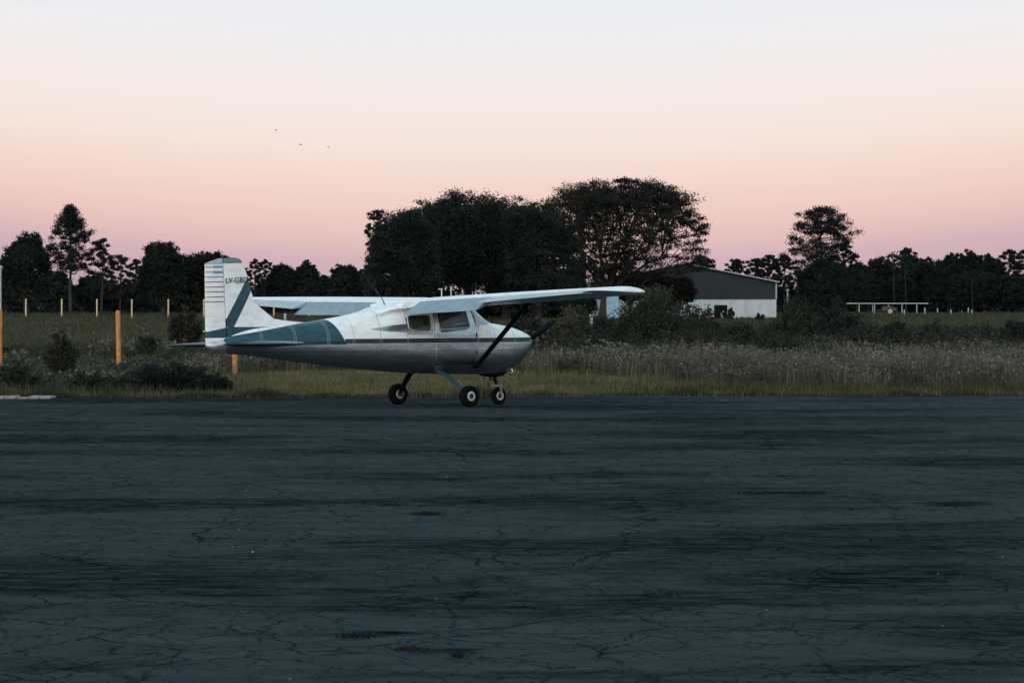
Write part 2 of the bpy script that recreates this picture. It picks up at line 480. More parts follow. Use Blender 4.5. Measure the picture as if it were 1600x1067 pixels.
BARK = flat_mat('bark', (0.022, 0.022, 0.021), 0.9, var=0.4, scale=3)
BARK_PALE = flat_mat('pale_bark', (0.055, 0.045, 0.038), 0.9, var=0.4, scale=3)
LEAF_DARK = leaf_mat('dark_foliage', [(0.006, 0.012, 0.012), (0.014, 0.024, 0.020), (0.036, 0.046, 0.032)])
LEAF_PINE = leaf_mat('pine_foliage', [(0.005, 0.010, 0.011), (0.010, 0.019, 0.018), (0.024, 0.034, 0.027)])
LEAF_RUST = leaf_mat('rusty_foliage', [(0.014, 0.017, 0.014), (0.026, 0.025, 0.018), (0.048, 0.034, 0.020)])
LEAF_BUSH = leaf_mat('bush_foliage', [(0.013, 0.020, 0.015), (0.027, 0.034, 0.021), (0.060, 0.062, 0.035)])
LEAF_KHAKI = leaf_mat('khaki_foliage', [(0.028, 0.033, 0.022), (0.052, 0.055, 0.033), (0.09, 0.088, 0.055)])

def finish_tree(name, loc, segs, LC, LS, leafm, bark, label, cat, group, up=0.0, aspect=0.55):
    root = empty(name, loc)
    tag(root, label, cat, group)
    V, Fc = tubes_np(segs)
    np_obj('trunk', V, [(4, Fc)], bark, root, smooth=True)
    V = leaf_quads(LC, LS, aspect, up)
    np_obj('crown', V, [(4, quads_idx(len(LC)))], leafm, root)
    return root

def clump(c, rad, n, flat=0.7):
    p = rng.normal(size=(n, 3)); p /= np.linalg.norm(p, axis=1, keepdims=True)
    p *= np.minimum(1.08, np.abs(rng.normal(0, 0.42, n)) + rng.uniform(0, 0.5, n))[:, None] * rad
    p[:, 2] *= flat
    return np.asarray(c) + p

def dense_tree(px, top, width, Y, label, leaf=None, group=None, name='broadleaf_tree', low=0.12, n=1.0, lean=0.0, ls=None, shape=2.2, depth=0.8, cat='tree'):
    """a full crown: lobes of clumps over a dome that reaches nearly to the ground"""
    Hh = gz(top, Y); Wd = width / F * Y / 2
    x = gx(px, Y)
    segs = []
    lo = Hh * low
    limb(segs, (0, 0, -0.1), (lean * Wd * 0.3, 0, Hh * 0.55), Hh * 0.035, Hh * 0.018, 0, 5)
    LC = []
    ls = ls or max(0.13, Y * 0.00046)
    D = Hh - lo
    lobes = rand_dirs(int(9 + 5 * n)); lobes[:, 2] = np.abs(lobes[:, 2]) * 0.9
    lobes /= np.linalg.norm(lobes, axis=1, keepdims=True)
    depthv = rng.uniform(0.9, 1.0, len(lobes))
    nc = int(420 * n + 130)
    for i in range(nc):
        d = rand_dirs(1)[0]
        if d[2] < -0.25: d[2] = -d[2]
        c_ = np.clip(lobes @ d, -1, 1); an = np.arccos(c_)
        f = 0.74 + 0.26 * float(np.max(depthv * np.exp(-(an / 0.42) ** 2)))
        f *= rng.uniform(0.74, 0.97)
        e = 2 / shape
        q = np.array([Wd * f * math.copysign(abs(d[0]) ** e, d[0]), Wd * depth * f * math.copysign(abs(d[1]) ** e, d[1]), lo + D * 0.36 + (D * 0.64 if d[2] > 0 else D * 0.34) * f * math.copysign(abs(d[2]) ** e, d[2])])
        q[0] += lean * Wd * (q[2] / Hh) * 0.4
        r2 = min(Wd, D * 0.6) * rng.uniform(0.08, 0.20)
        q[2] = min(q[2], Hh - r2 * 0.7)
        LC.append(clump(q, r2, 52, 0.75))
        if i % 14 == 0: limb(segs, (lean * 0.2, 0, Hh * rng.uniform(0.2, 0.45)), q * np.array([0.9, 0.9, 1.0]), Hh * 0.010, 0.02, 0.05, 3)
    k = int(2600 * n)   # the dense heart of the crown
    p = rand_dirs(k) * (rng.uniform(0, 1, k) ** 0.4)[:, None] * np.array([Wd * 0.78, Wd * 0.62, (Hh - lo) * 0.43]) + np.array([0, 0, lo + (Hh - lo) * 0.44])
    LC.append(p)
    LC = np.concatenate(LC)
    LS = np.full(len(LC), ls); LS[-k:] *= 1.8
    ok = LC[:, 2] > 0.15; LC, LS = LC[ok], LS[ok]
    return finish_tree(name, (x, Y, 0), segs, LC, LS, leaf or LEAF_DARK, BARK, label, cat, group)

def pine_tree(px, top, width, Y, label, group=None, crown_from=0.4, n=1.0, leaf=None, name='pine_tree', profile='cone', trunk=1.0, side=0.0):
    """straight bare trunk, limbs carrying separate tufts with sky between"""
    Hh = gz(top, Y); Wd = width / F * Y / 2; x = gx(px, Y)
    segs = []
    limb(segs, (0, 0, -0.1), (side * Wd * 0.2, 0, Hh * 0.98), Hh * 0.017 * trunk, 0.03, 0, 8, 0.004)
    LC = []; LS = []
    nb = int(32 * n)
    ls = max(0.13, Y * 0.00046)
    for i in range(nb):
        t = (i + rng.uniform(0, 0.8)) / nb
        z0 = Hh * (crown_from + (1 - crown_from) * t * 0.97)
        if profile == 'cone': env = min(1.0, 0.60 + 1.7 * t) * max(0.02, 1 - t ** 1.7) ** 0.85
        elif profile == 'round': env = max(0.03, 1 - ((t - 0.45) / (0.56 if t > 0.45 else 0.62)) ** 2) ** 0.6
        else: env = 0.35 + 0.65 * math.sin(math.pi * min(1, t * 0.9 + 0.25))
        th = i * 2.4 + rng.uniform(-0.4, 0.4)
        L = Wd * env * rng.uniform(0.65, 1.05)
        tip = (math.cos(th) * L, math.sin(th) * L, z0 + L * rng.uniform(0.05, 0.45) * (1 - 0.8 * t * t))
        limb(segs, (side * Wd * 0.2 * t, 0, z0 - 0.1 * L), tip, Hh * 0.006 * (1.2 - t), 0.015, -0.05, 4, 0.05)
        for f in (1.0, 0.72, 0.46):
            if f < 1 and rng.uniform() < 0.2: continue
            c = np.array(tip) * f + np.array([0, 0, z0 * (1 - f)]) + rng.normal(size=3) * L * 0.12
            c[2] = min(c[2], Hh - 0.15)
            r = Wd * rng.uniform(0.13, 0.25)
            k = int(150 * (1 if f == 1 else 0.75))
            LC.append(clump(c, r, k, 0.62)); LS.append(np.full(k, ls))
    k = int(60)
    LC.append(clump((side * Wd * 0.2, 0, Hh - Wd * 0.10), Wd * 0.12, k, 0.9)); LS.append(np.full(k, ls))
    return finish_tree(name, (x, Y, 0), segs, np.concatenate(LC), np.concatenate(LS), leaf or LEAF_PINE, BARK, label, 'tree', group, aspect=0.4)

def spreading_tree(px_trunk, px_c, top, width, Y, label):
    """umbrella crown: trunk forking into arching limbs that carry flat leaf pads, open below"""
    Hh = gz(top, Y); Wd = width / F * Y / 2; x = gx(px_trunk, Y); off = gx(px_c, Y) - x
    segs = []; LC = []; LS = []
    fork = np.array([0.25, 0, Hh * 0.16])
    limb(segs, (0, 0, -0.2), fork, 0.42, 0.34, 0, 4, 0.01)
    ls = Y * 0.00045
    def env_h(ux):   # dome height for a horizontal offset 0..1
        return Hh * (0.58 + 0.42 * max(0.0, 1 - ux ** 2.3) ** 0.6)
    tips = []
    prim = 11
    for i in range(prim):
        th = i * 2 * math.pi / prim + rng.uniform(-0.2, 0.2)
        ux = rng.uniform(0.35, 0.6)
        m = np.array([off * 0.6 + math.cos(th) * Wd * ux, math.sin(th) * Wd * ux * 0.85, Hh * rng.uniform(0.42, 0.6)])
        a = limb(segs, fork + rng.normal(size=3) * 0.12, m, 0.17, 0.07, 0.10, 6, 0.03)
        for j in range(5):
            th2 = th + rng.uniform(-0.55, 0.55); u2 = min(0.92, ux + rng.uniform(-0.15, 0.4))
            e = np.array([off + math.cos(th2) * Wd * u2, math.sin(th2) * Wd * u2 * 0.85, 0])
            e[2] = env_h(u2) * rng.uniform(0.84, 0.93)
            bq = limb(segs, a + rng.normal(size=3) * 0.1, e, 0.065, 0.03, 0.06, 5, 0.04)
            tips.append((bq, u2))
            for q in range(4):
                e2 = e + np.array([rng.normal() * Wd * 0.11, rng.normal() * Wd * 0.11, rng.uniform(-0.02, 0.07) * Hh])
                rr_ = math.hypot((e2[0] - off) / Wd, e2[1] / (Wd * 0.85))
                if rr_ > 0.95: e2[0] = off + (e2[0] - off) * 0.95 / rr_; e2[1] *= 0.95 / rr_
                e2[2] = min(e2[2], env_h(min(1, rr_)) * 0.96)
                limb(segs, a + (e - a) * rng.uniform(0.4, 0.9), e2, 0.035, 0.012, 0.05, 4, 0.05)
                tips.append((e2, u2))
    for p, u in tips:
        u = min(1.0, math.hypot((p[0] - off) / Wd, p[1] / (Wd * 0.85)))
        p = p.copy(); p[2] = min(p[2], env_h(u) * 0.97)
        for q in range(3):
            c = p + rng.normal(size=3) * np.array([0.5, 0.5, 0.22])
            c[2] = min(c[2], env_h(u) - 0.25)
            k = 34
            LC.append(clump(c, rng.uniform(0.45, 0.85), k, 0.45)); LS.append(np.full(k, ls))
    # top layers of the dome
    for q in range(430):
        u = math.sqrt(rng.uniform(0, 1)) * 0.97; th = rng.uniform(0, 2 * math.pi)
        c = np.array([off + math.cos(th) * Wd * u, math.sin(th) * Wd * u * 0.85, env_h(u) * rng.uniform(0.80, 0.97)])
        LC.append(clump(c, rng.uniform(0.4, 0.8), 66, 0.45)); LS.append(np.full(66, ls))
    # small pads all through the open inside and down the flanks
    for q in range(1050):
        th = rng.uniform(0, 2 * math.pi); u = rng.uniform(0.05, 0.95)
        zlo = 0.27 + 0.10 * abs(u - 0.3)
        c = np.array([off + math.cos(th) * Wd * u, math.sin(th) * Wd * u * 0.85, Hh * (zlo + rng.uniform(0, 1) ** 1.1 * (env_h(u) / Hh * 0.85 - zlo))])
        if q % 3 == 0: limb(segs, c * np.array([0.75, 0.75, 0.82]), c, 0.022, 0.008, 0.05, 3, 0.05)
        LC.append(clump(c, rng.uniform(0.32, 0.7), 46, 0.5)); LS.append(np.full(46, ls))
    return finish_tree('spreading_tree', (x, Y, 0), segs, np.concatenate(LC), np.concatenate(LS), LEAF_RUST_DARK, BARK_PALE, label, 'tree', None)

LEAF_RUST_DARK = leaf_mat('russet_dark_foliage', [(0.008, 0.013, 0.012), (0.018, 0.020, 0.015), (0.046, 0.034, 0.021)])

# ---- left group
dense_tree(42, 357, 92, 372, 'dark bushy tree at the far left, left of the tall open pine', n=1.0, low=0.1)
pine_tree(110, 320, 92, 360, 'tall open pine with pale bare trunk in the left tree group', crown_from=0.40, n=2.3, profile='cone', trunk=1.0)
pine_tree(158, 372, 60, 375, 'thin leaning tree with sparse twigs just right of the tall left pine', crown_from=0.45, n=0.8, profile='top', leaf=LEAF_DARK, name='sparse_tree', side=0.7)
pine_tree(188, 398, 52, 395, 'small rusty sparse tree in the gap between pine and round tree', crown_from=0.25, n=0.9, profile='round', leaf=LEAF_RUST, name='sparse_tree')
pine_tree(212, 404, 40, 410, 'lowest thin rusty tree beside the round left tree', crown_from=0.2, n=0.8, profile='round', leaf=LEAF_RUST, name='sparse_tree')
dense_tree(254, 370, 92, 380, 'round dark broadleaf tree left of the aircraft tail', n=0.9, low=0.08)
dense_tree(318, 378, 100, 385, 'rust tinged broadleaf tree directly behind the aircraft tail fin', n=0.9, low=0.06, leaf=LEAF_RUST_DARK)
dense_tree(8, 398, 60, 400, 'low dark tree cut off by the left picture edge', n=0.6, low=0.05)
dense_tree(86, 418, 70, 398, 'low dark tree filling the base between pine and bushy tree', n=0.5, low=0.03)
dense_tree(150, 425, 80, 402, 'low dark tree under the thin leaning tree', n=0.5, low=0.03)
dense_tree(205, 440, 70, 405, 'lowest dark tree under the rusty sparse trees', n=0.4, low=0.03)
# ---- row between tail and big trees
pine_tree(398, 404, 34, 400, 'thin sparse tree just right of the tail fin', crown_from=0.35, n=0.8, profile='round', leaf=LEAF_DARK, name='sparse_tree')
pine_tree(414, 405, 30, 404, 'second thin sparse tree from the tail fin', crown_from=0.4, n=0.8, profile='round', leaf=LEAF_DARK, name='sparse_tree')
dense_tree(446, 407, 74, 405, 'flat topped dark tree above the far wing', n=0.7, low=0.05)
dense_tree(482, 403, 56, 400, 'rounded dark tree at the right end of the low tree row', n=0.7, low=0.05)
dense_tree(424, 430, 60, 410, 'low dark tree under the two thin sparse trees', n=0.4, low=0.03)
dense_tree(508, 424, 34, 402, 'smallest dark tree in the dip before the big dark trees', n=0.35, low=0.03)
dense_tree(538, 402, 58, 330, 'dark tree at the left foot of the big dark trees', n=0.8, low=0.03)
# ---- big dark trees
pine_tree(590, 327, 46, 318, 'wispy tree top poking out above the left shoulder of the big dark trees', crown_from=0.6, n=0.9, profile='round', leaf=LEAF_RUST_DARK, name='sparse_tree')
dense_tree(630, 318, 158, 304, 'leftmost and lowest of the big dark trees behind the aircraft', n=1.9, low=0.02, shape=2.05)
dense_tree(728, 287, 200, 312, 'tallest broad dark tree behind the aircraft cabin', n=2.8, low=0.02, shape=2.3)
dense_tree(842, 306, 136, 306, 'big dark tree between the tallest one and the spreading tree', n=1.7, low=0.02, shape=2.8)
dense_tree(672, 304, 140, 324, 'dark tree filling the notch between the leftmost and the tallest of the big dark trees', n=1.5, low=0.02, shape=2.3)
dense_tree(792, 297, 140, 326, 'dark tree filling the notch right of the tallest big dark tree', n=1.5, low=0.02, shape=2.8)
spreading_tree(941, 968, 273, 290, 318, 'wide spreading umbrella tree with open branches left of the shed')
dense_tree(1048, 423, 92, 326, 'small dark tree hanging in front of the left half of the shed gable', n=0.9, low=0.14, leaf=LEAF_RUST_DARK)
dense_tree(985, 430, 92, 324, 'small dark tree before the left end of the shed roof', n=0.8, low=0.40)
dense_tree(900, 448, 80, 306, 'low dark tree left of the spreading tree trunk', n=0.8, low=0.02)
# ---- behind the shed
dense_tree(1098, 396, 60, 420, 'dark rounded tree behind the shed ridge', n=0.5, low=0.2)
pine_tree(1150, 404, 34, 440, 'small thin pine above the middle of the shed roof', crown_from=0.45, n=1.0, profile='round')
pine_tree(1180, 404, 40, 446, 'thin pine above the right part of the shed roof', crown_from=0.42, n=1.1, profile='round')
pine_tree(1203, 398, 40, 440, 'thin open pine above the right end of the shed', crown_from=0.4, n=1.1, profile='round')
pine_tree(1226, 398, 46, 450, 'thin open pine between shed and tall right pine', crown_from=0.35, n=1.2, profile='round')
pine_tree(1283, 323, 108, 318, 'tall pine with tufted open crown right of the shed', crown_from=0.36, n=2.6, profile='round')
pine_tree(1318, 378, 50, 322, 'drooping side pine at the right flank of the tall right pine', crown_from=0.55, n=0.8, profile='top', name='pine_tree')
dense_tree(1287, 402, 104, 312, 'dark bushy tree around the foot of the tall right pine', n=1.4, low=0.02, leaf=LEAF_PINE)
dense_tree(1340, 404, 60, 440, 'dark tree at the left end of the right wood', n=0.5, low=0.05)
# ---- right wood
wood = [(1378, 394, 64, 445, 'd', 'smooth topped dark tree above the white rail in the right wood'),
        (1416, 387, 50, 440, 'p', 'pine with ragged tuft above the middle of the white rail'),
        (1448, 399, 58, 450, 'd', 'lower dark tree in the dip right of the ragged tuft'),
        (1484, 387, 62, 440, 'd', 'dark tree on the left shoulder of the highest part of the right wood'),
        (1519, 382, 56, 445, 'd', 'highest dark tree of the right wood'),
        (1549, 392, 46, 440, 'd', 'dark tree just right of the highest tree of the right wood'),
        (1577, 390, 44, 436, 'p', 'pine with sky gaps near the right picture edge'),
        (1602, 389, 50, 442, 'p', 'rightmost pine cut by the right picture edge'),
        (1632, 392, 60, 445, 'd', 'dark tree beyond the right picture edge'),
        (1358, 420, 56, 432, 'd', 'low dark tree behind the left end of the white rail'),
        (1402, 424, 60, 434, 'd', 'low dark tree behind the middle of the white rail'),
        (1466, 420, 60, 432, 'd', 'low dark tree behind the right end of the white rail'),
        (1500, 425, 60, 430, 'd', 'low dark tree behind the white posts'),
        (1540, 418, 66, 430, 'd', 'low dark tree right of the white posts'),
        (1585, 425, 70, 430, 'd', 'lowest dark tree at the right picture edge')]
for px, top, wd, Y, kd, lab in wood:
    if kd == 'd': dense_tree(px, top, wd, Y, lab, n=0.6, low=0.03, group='trees of the right wood', leaf=LEAF_PINE)
    else: pine_tree(px, top, wd, Y, lab, n=1.3, crown_from=0.3, profile='round', group='trees of the right wood')
# bare pale trunks standing at the wood's front
def slim(px, y0, Y, label):
    root = empty('slim_tree', (gx(px, Y), Y, 0)); tag(root, label, 'tree', 'slim trunks before the right wood')
    Hh = gz(y0, Y); segs = []; limb(segs, (0, 0, -0.1), (rng.normal() * 0.1, 0, Hh), 0.042, 0.025, 0, 6, 0.005)
    for q in range(4): limb(segs, (0, 0, Hh * 0.8), (rng.normal() * 0.8, rng.normal() * 0.8, Hh + rng.uniform(0, 0.8)), 0.03, 0.01, 0, 3)
    V, Fc = tubes_np(segs); np_obj('trunk', V, [(4, Fc)], BARK, root, smooth=True)
    LC = np.concatenate([clump((rng.normal() * 0.7, rng.normal() * 0.7, Hh + rng.uniform(-0.3, 0.6)), 0.55, 30) for _ in range(7)])
    np_obj('crown', leaf_quads(LC, 0.26), [(4, quads_idx(len(LC)))], LEAF_PINE, root)
slim(1397, 405, 425, 'slim pale trunk left of centre of the white rail')
slim(1416, 415, 427, 'slim pale trunk right of centre of the white rail')
slim(1520, 430, 425, 'slim pale trunk behind the white posts')

# dark undergrowth of the far wood
def undergrowth(name, x0, x1, y0, y1, hmax, n, mat, size):
    p = np.stack([rng.uniform(x0, x1, n), rng.uniform(y0, y1, n), np.zeros(n)], 1)
    hm = hmax * (0.55 + 0.25 * np.sin(p[:, 0] * 0.31) + 0.2 * np.sin(p[:, 0] * 0.83 + 1.3))
    p[:, 2] = rng.uniform(0, 1, n) ** 0.8 * hm
    o = np_obj(name, leaf_quads(p, size, 0.8), [(4, quads_idx(n))], mat)
    return tag(o, kind='stuff')
undergrowth('wood_undergrowth', -85, 85, 452, 470, 3.6, 42000, LEAF_DARK, 0.55)
undergrowth('wood_undergrowth', -75, -14, 425, 445, 5.0, 26000, LEAF_DARK, 0.5)
undergrowth('wood_undergrowth', -11.5, 6.0, 332, 342, 6.6, 24000, LEAF_DARK, 0.36)
undergrowth('wood_undergrowth', 36, 80, 455, 470, 6.0, 24000, LEAF_PINE, 0.5)
undergrowth('wood_undergrowth', 28, 44, 452, 462, 3.6, 6000, LEAF_PINE, 0.5)

# ------------------------------------------------------------------ bushes and plants
def bush(px, top, width, Y, label, mat=None, n=1.0, tall=1.0, group=None, name='bush', ls=None, sprig=0.3):
    Hh = gz(top, Y); Wd = width / F * Y / 2; x = gx(px, Y)
    root = empty(name, (x, Y, 0)); tag(root, label, 'bush', group)
    segs = []; LC = []; LS = []
    ls = ls or max(0.05, Y * 0.00062)
    ns = int(30 * n)
    for i in range(ns):
        th = rng.uniform(0, 2 * math.pi); u = math.sqrt(rng.uniform(0, 1))
        h = Hh * (1 - 0.5 * u ** 2.4) * rng.uniform(0.82, 1.06)
        e = np.array([math.cos(th) * Wd * u * 0.9, math.sin(th) * Wd * u * 0.7, h])
        limb(segs, e * np.array([0.25, 0.25, 0.0]), e, 0.02, 0.006, 0.05, 4, 0.04)
        for f in rng.uniform(0.2, 1.0, 8):
            c = e * np.array([0.25 + 0.75 * f, 0.25 + 0.75 * f, f]) + rng.normal(size=3) * Wd * 0.06
            k = int(46)
            LC.append(clump(c, min(Wd, Hh * 0.8) * rng.uniform(0.14, 0.26), k, 0.9)); LS.append(np.full(k, ls))
    LC = np.concatenate(LC); LS = np.concatenate(LS)
    keep = (LC[:, 2] > 0.02)
    V, Fc = tubes_np(segs, 4); np_obj('stems', V, [(4, Fc)], BARK, root)
    np_obj('foliage', leaf_quads(LC[keep], LS[keep], 0.45, 0.1), [(4, quads_idx(int(keep.sum())))], mat or LEAF_BUSH, root)
    return root

# near left
bush(268, 564, 170, 82.0, 'dark low bush on the verge in front of the middle orange post', LEAF_DARK, 1.8)
bush(95, 515, 60, 95, 'dark leafy weed bush left of the middle orange post', LEAF_BUSH, 1.0)
bush(30, 572, 90, 84, 'low dark bush at the left end by the pale kerb', LEAF_BUSH, 1.0)
bush(150, 585, 110, 83, 'low dark bush between the pale kerb and the middle orange post', LEAF_BUSH, 1.0)
bush(292, 484, 66, 128, 'rust brown shrub left of the aircraft rudder', LEAF_RUST, 1.0)
bush(215, 580, 90, 83, 'low dark bush between the middle orange post and the dark low bush', LEAF_DARK, 1.0)
bush(330, 586, 80, 83, 'lowest dark bush on the verge below the tail', LEAF_DARK, 0.9)
bush(232, 522, 50, 118, 'low grey green shrub between orange post and rudder', LEAF_BUSH, 0.6)
# centre and right
bush(822, 484, 84, 114, 'dark shrub right behind the aircraft windscreen and nose', LEAF_DARK, 1.3)
bush(884, 488, 84, 118, 'khaki shrub right of the aircraft nose', LEAF_KHAKI, 1.1)
bush(905, 500, 70, 120, 'dull khaki shrub under the near wing', LEAF_BUSH, 1.0)
bush(952, 491, 100, 124, 'dark spreading bush under the near wing tip', LEAF_DARK, 1.2)
bush(1020, 462, 165, 122, 'large dark bush with pale tips left of the shed door', LEAF_BUSH, 2.2)
bush(1082, 470, 110, 126, 'dark bush before the white shed wall', LEAF_BUSH, 1.2)
bush(1075, 520, 110, 112, 'low dark bush below the shed door', LEAF_BUSH, 1.2)
bush(1150, 508, 110, 118, 'low brownish bush before the shed', LEAF_BUSH, 1.1)
bush(1243, 466, 96, 124, 'large dark green bush hiding the right shed corner', LEAF_BUSH, 1.8)
bush(1306, 468, 104, 130, 'black green bush right of the large bush at the shed corner', LEAF_DARK, 1.6)
bush(1215, 522, 120, 110, 'low dark bush below the shed corner bush', LEAF_BUSH, 1.2)
bush(1398, 506, 96, 124, 'dark round bush below the white rail', LEAF_DARK, 1.3)
bush(1345, 512, 80, 120, 'low bush left of the dark round bush', LEAF_BUSH, 1.0)
bush(1462, 504, 84, 126, 'bush right of the dark round bush, below the white posts', LEAF_BUSH, 1.2)
bush(1530, 508, 100, 130, 'low spreading bush at right, second from the picture edge', LEAF_BUSH, 1.2)
bush(1592, 500, 70, 128, 'dark bush cut by the right picture edge', LEAF_DARK, 1.0)
bush(770, 500, 60, 118, 'dark shrub behind the aircraft cowling', LEAF_DARK, 0.9)
bush(1142, 479, 16, 300, 'thin shrub right of the shed door', LEAF_BUSH, 0.3, ls=0.10)
bush(1187, 489, 18, 300, 'small shrub against the right half of the white shed wall', LEAF_BUSH, 0.3, ls=0.10)

# scrub covering the ground behind the meadow
def scrub(name, pxa, pxb, ya, yb, hmin, hmax, m_, mat):
    LC = []
    for q in range(m_):
        Y = rng.uniform(ya, yb); px_ = rng.uniform(pxa, pxb); h = rng.uniform(hmin, hmax); wd_ = rng.uniform(0.5, 1.3)
        k = 70
        for z_ in (0.3, 0.65, 0.9): LC.append(clump((gx(px_, Y) + rng.normal() * 0.3, Y + rng.normal() * 0.3, h * z_), wd_ * (1.15 - z_ * 0.6) * 0.7, k, 0.5))
    LC = np.concatenate(LC); LC = LC[LC[:, 2] > 0.02]
    tag(np_obj(name, leaf_quads(LC, 0.085, 0.4, 0.15), [(4, quads_idx(len(LC)))], mat), kind='stuff')
scrub('scrub', 780, 1750, 112, 150, 0.45, 1.05, 420, LEAF_BUSH)
scrub('brown_scrub', 800, 1750, 112, 145, 0.4, 0.95, 130, LEAF_RUST)
scrub('low_scrub', -150, 760, 112, 135, 0.15, 0.45, 140, LEAF_BUSH)
# reed tuft
def reed(px, top, Y, label, n=260, spread=0.5):
    p = np.stack([gx(px, Y) + rng.normal(0, spread * 0.35, n), Y + rng.normal(0, spread * 0.35, n), np.zeros(n)], 1)
    Hh = gz(top, Y)
    root = empty('reed_clump', (gx(px, Y), Y, 0)); tag(root, label, 'plant')
    V, q, t, tips = blades(p - np.array([gx(px, Y), Y, 0]), rng.uniform(0.55, 1.0, n) * Hh, np.full(n, 0.03), 0.28)
    np_obj('stalks', V, [q, t], LEAF_KHAKI, root)
    tp = tips[rng.uniform(size=n) < 0.5]
    pl = np.concatenate([clump(c, 0.12, 16, 1.6) for c in tp])
    np_obj('plumes', leaf_quads(pl, 0.09, 0.4, 0.4), [(4, quads_idx(len(pl)))], LEAF_KHAKI, root)
reed(1016, 449, 128, 'tall khaki reed clump sticking up beyond the wing tip')
reed(898, 480, 121, 'short khaki reed clump right of the aircraft nose', 160)

SEED = leaf_mat('pale_seed_heads', [(0.06, 0.06, 0.052), (0.11, 0.105, 0.09), (0.25, 0.235, 0.20)])
SEED_PINK = leaf_mat('dull_pink_seed_heads', [(0.065, 0.062, 0.058), (0.125, 0.112, 0.100), (0.25, 0.215, 0.18)])
FLUFF = leaf_mat('white_flower_fluff', [(0.07, 0.07, 0.06), (0.13, 0.125, 0.11), (0.26, 0.245, 0.21)])
GRASS_DRY = leaf_mat('dry_stems', [(0.044, 0.044, 0.033), (0.080, 0.076, 0.053), (0.145, 0.128, 0.088)])
GRASS_VERGE = leaf_mat('verge_grass', [(0.072, 0.070, 0.034), (0.12, 0.11, 0.056), (0.185, 0.16, 0.09)])
GRASS_DARK = leaf_mat('dark_grass', [(0.028, 0.031, 0.016), (0.050, 0.051, 0.026), (0.090, 0.082, 0.042)])

def white_weed(px, top, Y, label, n=22, spread=0.35):
    root = empty('flowering_weed', (gx(px, Y), Y, 0)); tag(root, label, 'plant', 'white headed weeds in the meadow')
    Hh = gz(top, Y)
    p = np.stack([rng.normal(0, spread * 0.5, n), rng.normal(0, spread * 0.5, n), np.zeros(n)], 1)
    V, q, t, tips = blades(p, rng.uniform(0.65, 1.0, n) * Hh, np.full(n, 0.018), 0.25)
    np_obj('stems', V, [q, t], GRASS_DARK, root)
    for c in tips:
        q = clump(c, 0.06, 12, 0.7); np_obj('flower_head', leaf_quads(q, 0.045, 0.8), [(4, quads_idx(len(q)))], FLUFF, root)
    lv = np.concatenate([clump(c * np.array([1, 1, 0.55]), 0.14, 16, 1.4) for c in tips]); np_obj('leaves', leaf_quads(lv, 0.07, 0.4), [(4, quads_idx(len(lv)))], LEAF_BUSH, root)
for a in [(28, 546, 98, 'white headed weed near the left orange post'), (95, 512, 112, 'tall grey headed weed left of the middle orange post'),
          (160, 530, 110, 'white headed weed just left of the middle orange post'), (200, 532, 112, 'white headed weed just right of the middle orange post'),
          (268, 529, 112, 'white headed weed left of the stabiliser tip'), (148, 578, 86, 'low white weed on the verge left of the dark low bush'),
          (225, 505, 130, 'far white headed weed behind the middle orange post'),
          (1036, 540, 104, 'large white headed weed in the meadow below the wing tip'), (1020, 552, 100, 'smaller white headed weed left of the large one'),
          (884, 550, 100, 'white headed weed right of the aircraft nose'), (835, 515, 112, 'white headed weed at the tip of the aircraft nose'),
          (935, 531, 108, 'pale headed weed in the meadow under the wing'), (972, 536, 106, 'pale headed weed between the wing weed and the large white weed')]:
    white_weed(*a, n=26 if 'large' in a[3] else 16, spread=0.5 if 'large' in a[3] else 0.3)

# --- stuff: verge, meadow, field
def scatter(n, pxa, pxb, ya, yb, power=1.0):
    Y = ya + (yb - ya) * rng.uniform(0, 1, n) ** power
    px = rng.uniform(pxa, pxb, n)
    return np.stack([(px - 800) / F * Y, Y, np.full(n, -0.02)], 1), px

n = 150000
p, px = scatter(n, -450, 2050, 78, 105)
ok = p[:, 1] > 79.2 + 0.127 * p[:, 0] + 0.35 * np.sin(p[:, 0] * 0.9) * np.sin(p[:, 0] * 0.37 + 1) + rng.normal(0, 0.12, n)
ok &= (px < 1080 + rng.normal(0, 220, n)) | (rng.uniform(size=n) < 0.5)
ok &= (px > 330 + rng.normal(0, 60, n)) | (rng.uniform(size=n) < 0.12)
p = p[ok]
o, _ = grass_obj('verge_grass', p, rng.uniform(0.05, 0.15, len(p)) * (1 + 0.5 * np.sin(p[:, 0] * 1.1) * np.sin(p[:, 1] * 0.7)), np.full(len(p), 0.014), 0.6, GRASS_VERGE)
tag(o, kind='stuff')

# ragged dark fringe right at the tarmac edge
n = 30000
p, px = scatter(n, -450, 2050, 80, 90)
ok = ((px > 1080 + rng.normal(0, 200, n)) | (px < 330 + rng.normal(0, 60, n))) & (p[:, 1] > edge_y(p[:, 0]) + 0.3)
p = p[ok]
o, _ = grass_obj('dark_verge_grass', p, rng.uniform(0.08, 0.30, len(p)), np.full(len(p), 0.015), 0.5, GRASS_DARK); tag(o, kind='stuff')
n = 26000
x = rng.uniform(-22, 22, n); y = edge_y(x) + 0.35 * np.sin(x * 0.9) * np.sin(x * 0.37 + 1) + np.abs(rng.normal(0, 0.35, n)) - 0.05
p = np.stack([x, y, np.full(n, -0.02)], 1)
o, _ = grass_obj('edge_grass', p, rng.uniform(0.04, 0.19, n) * (0.5 + 1.1 * (np.sin(x * 2.3) * np.sin(x * 0.7 + 2)) ** 2), np.full(n, 0.016), 0.7, GRASS_DARK)
tag(o, kind='stuff')

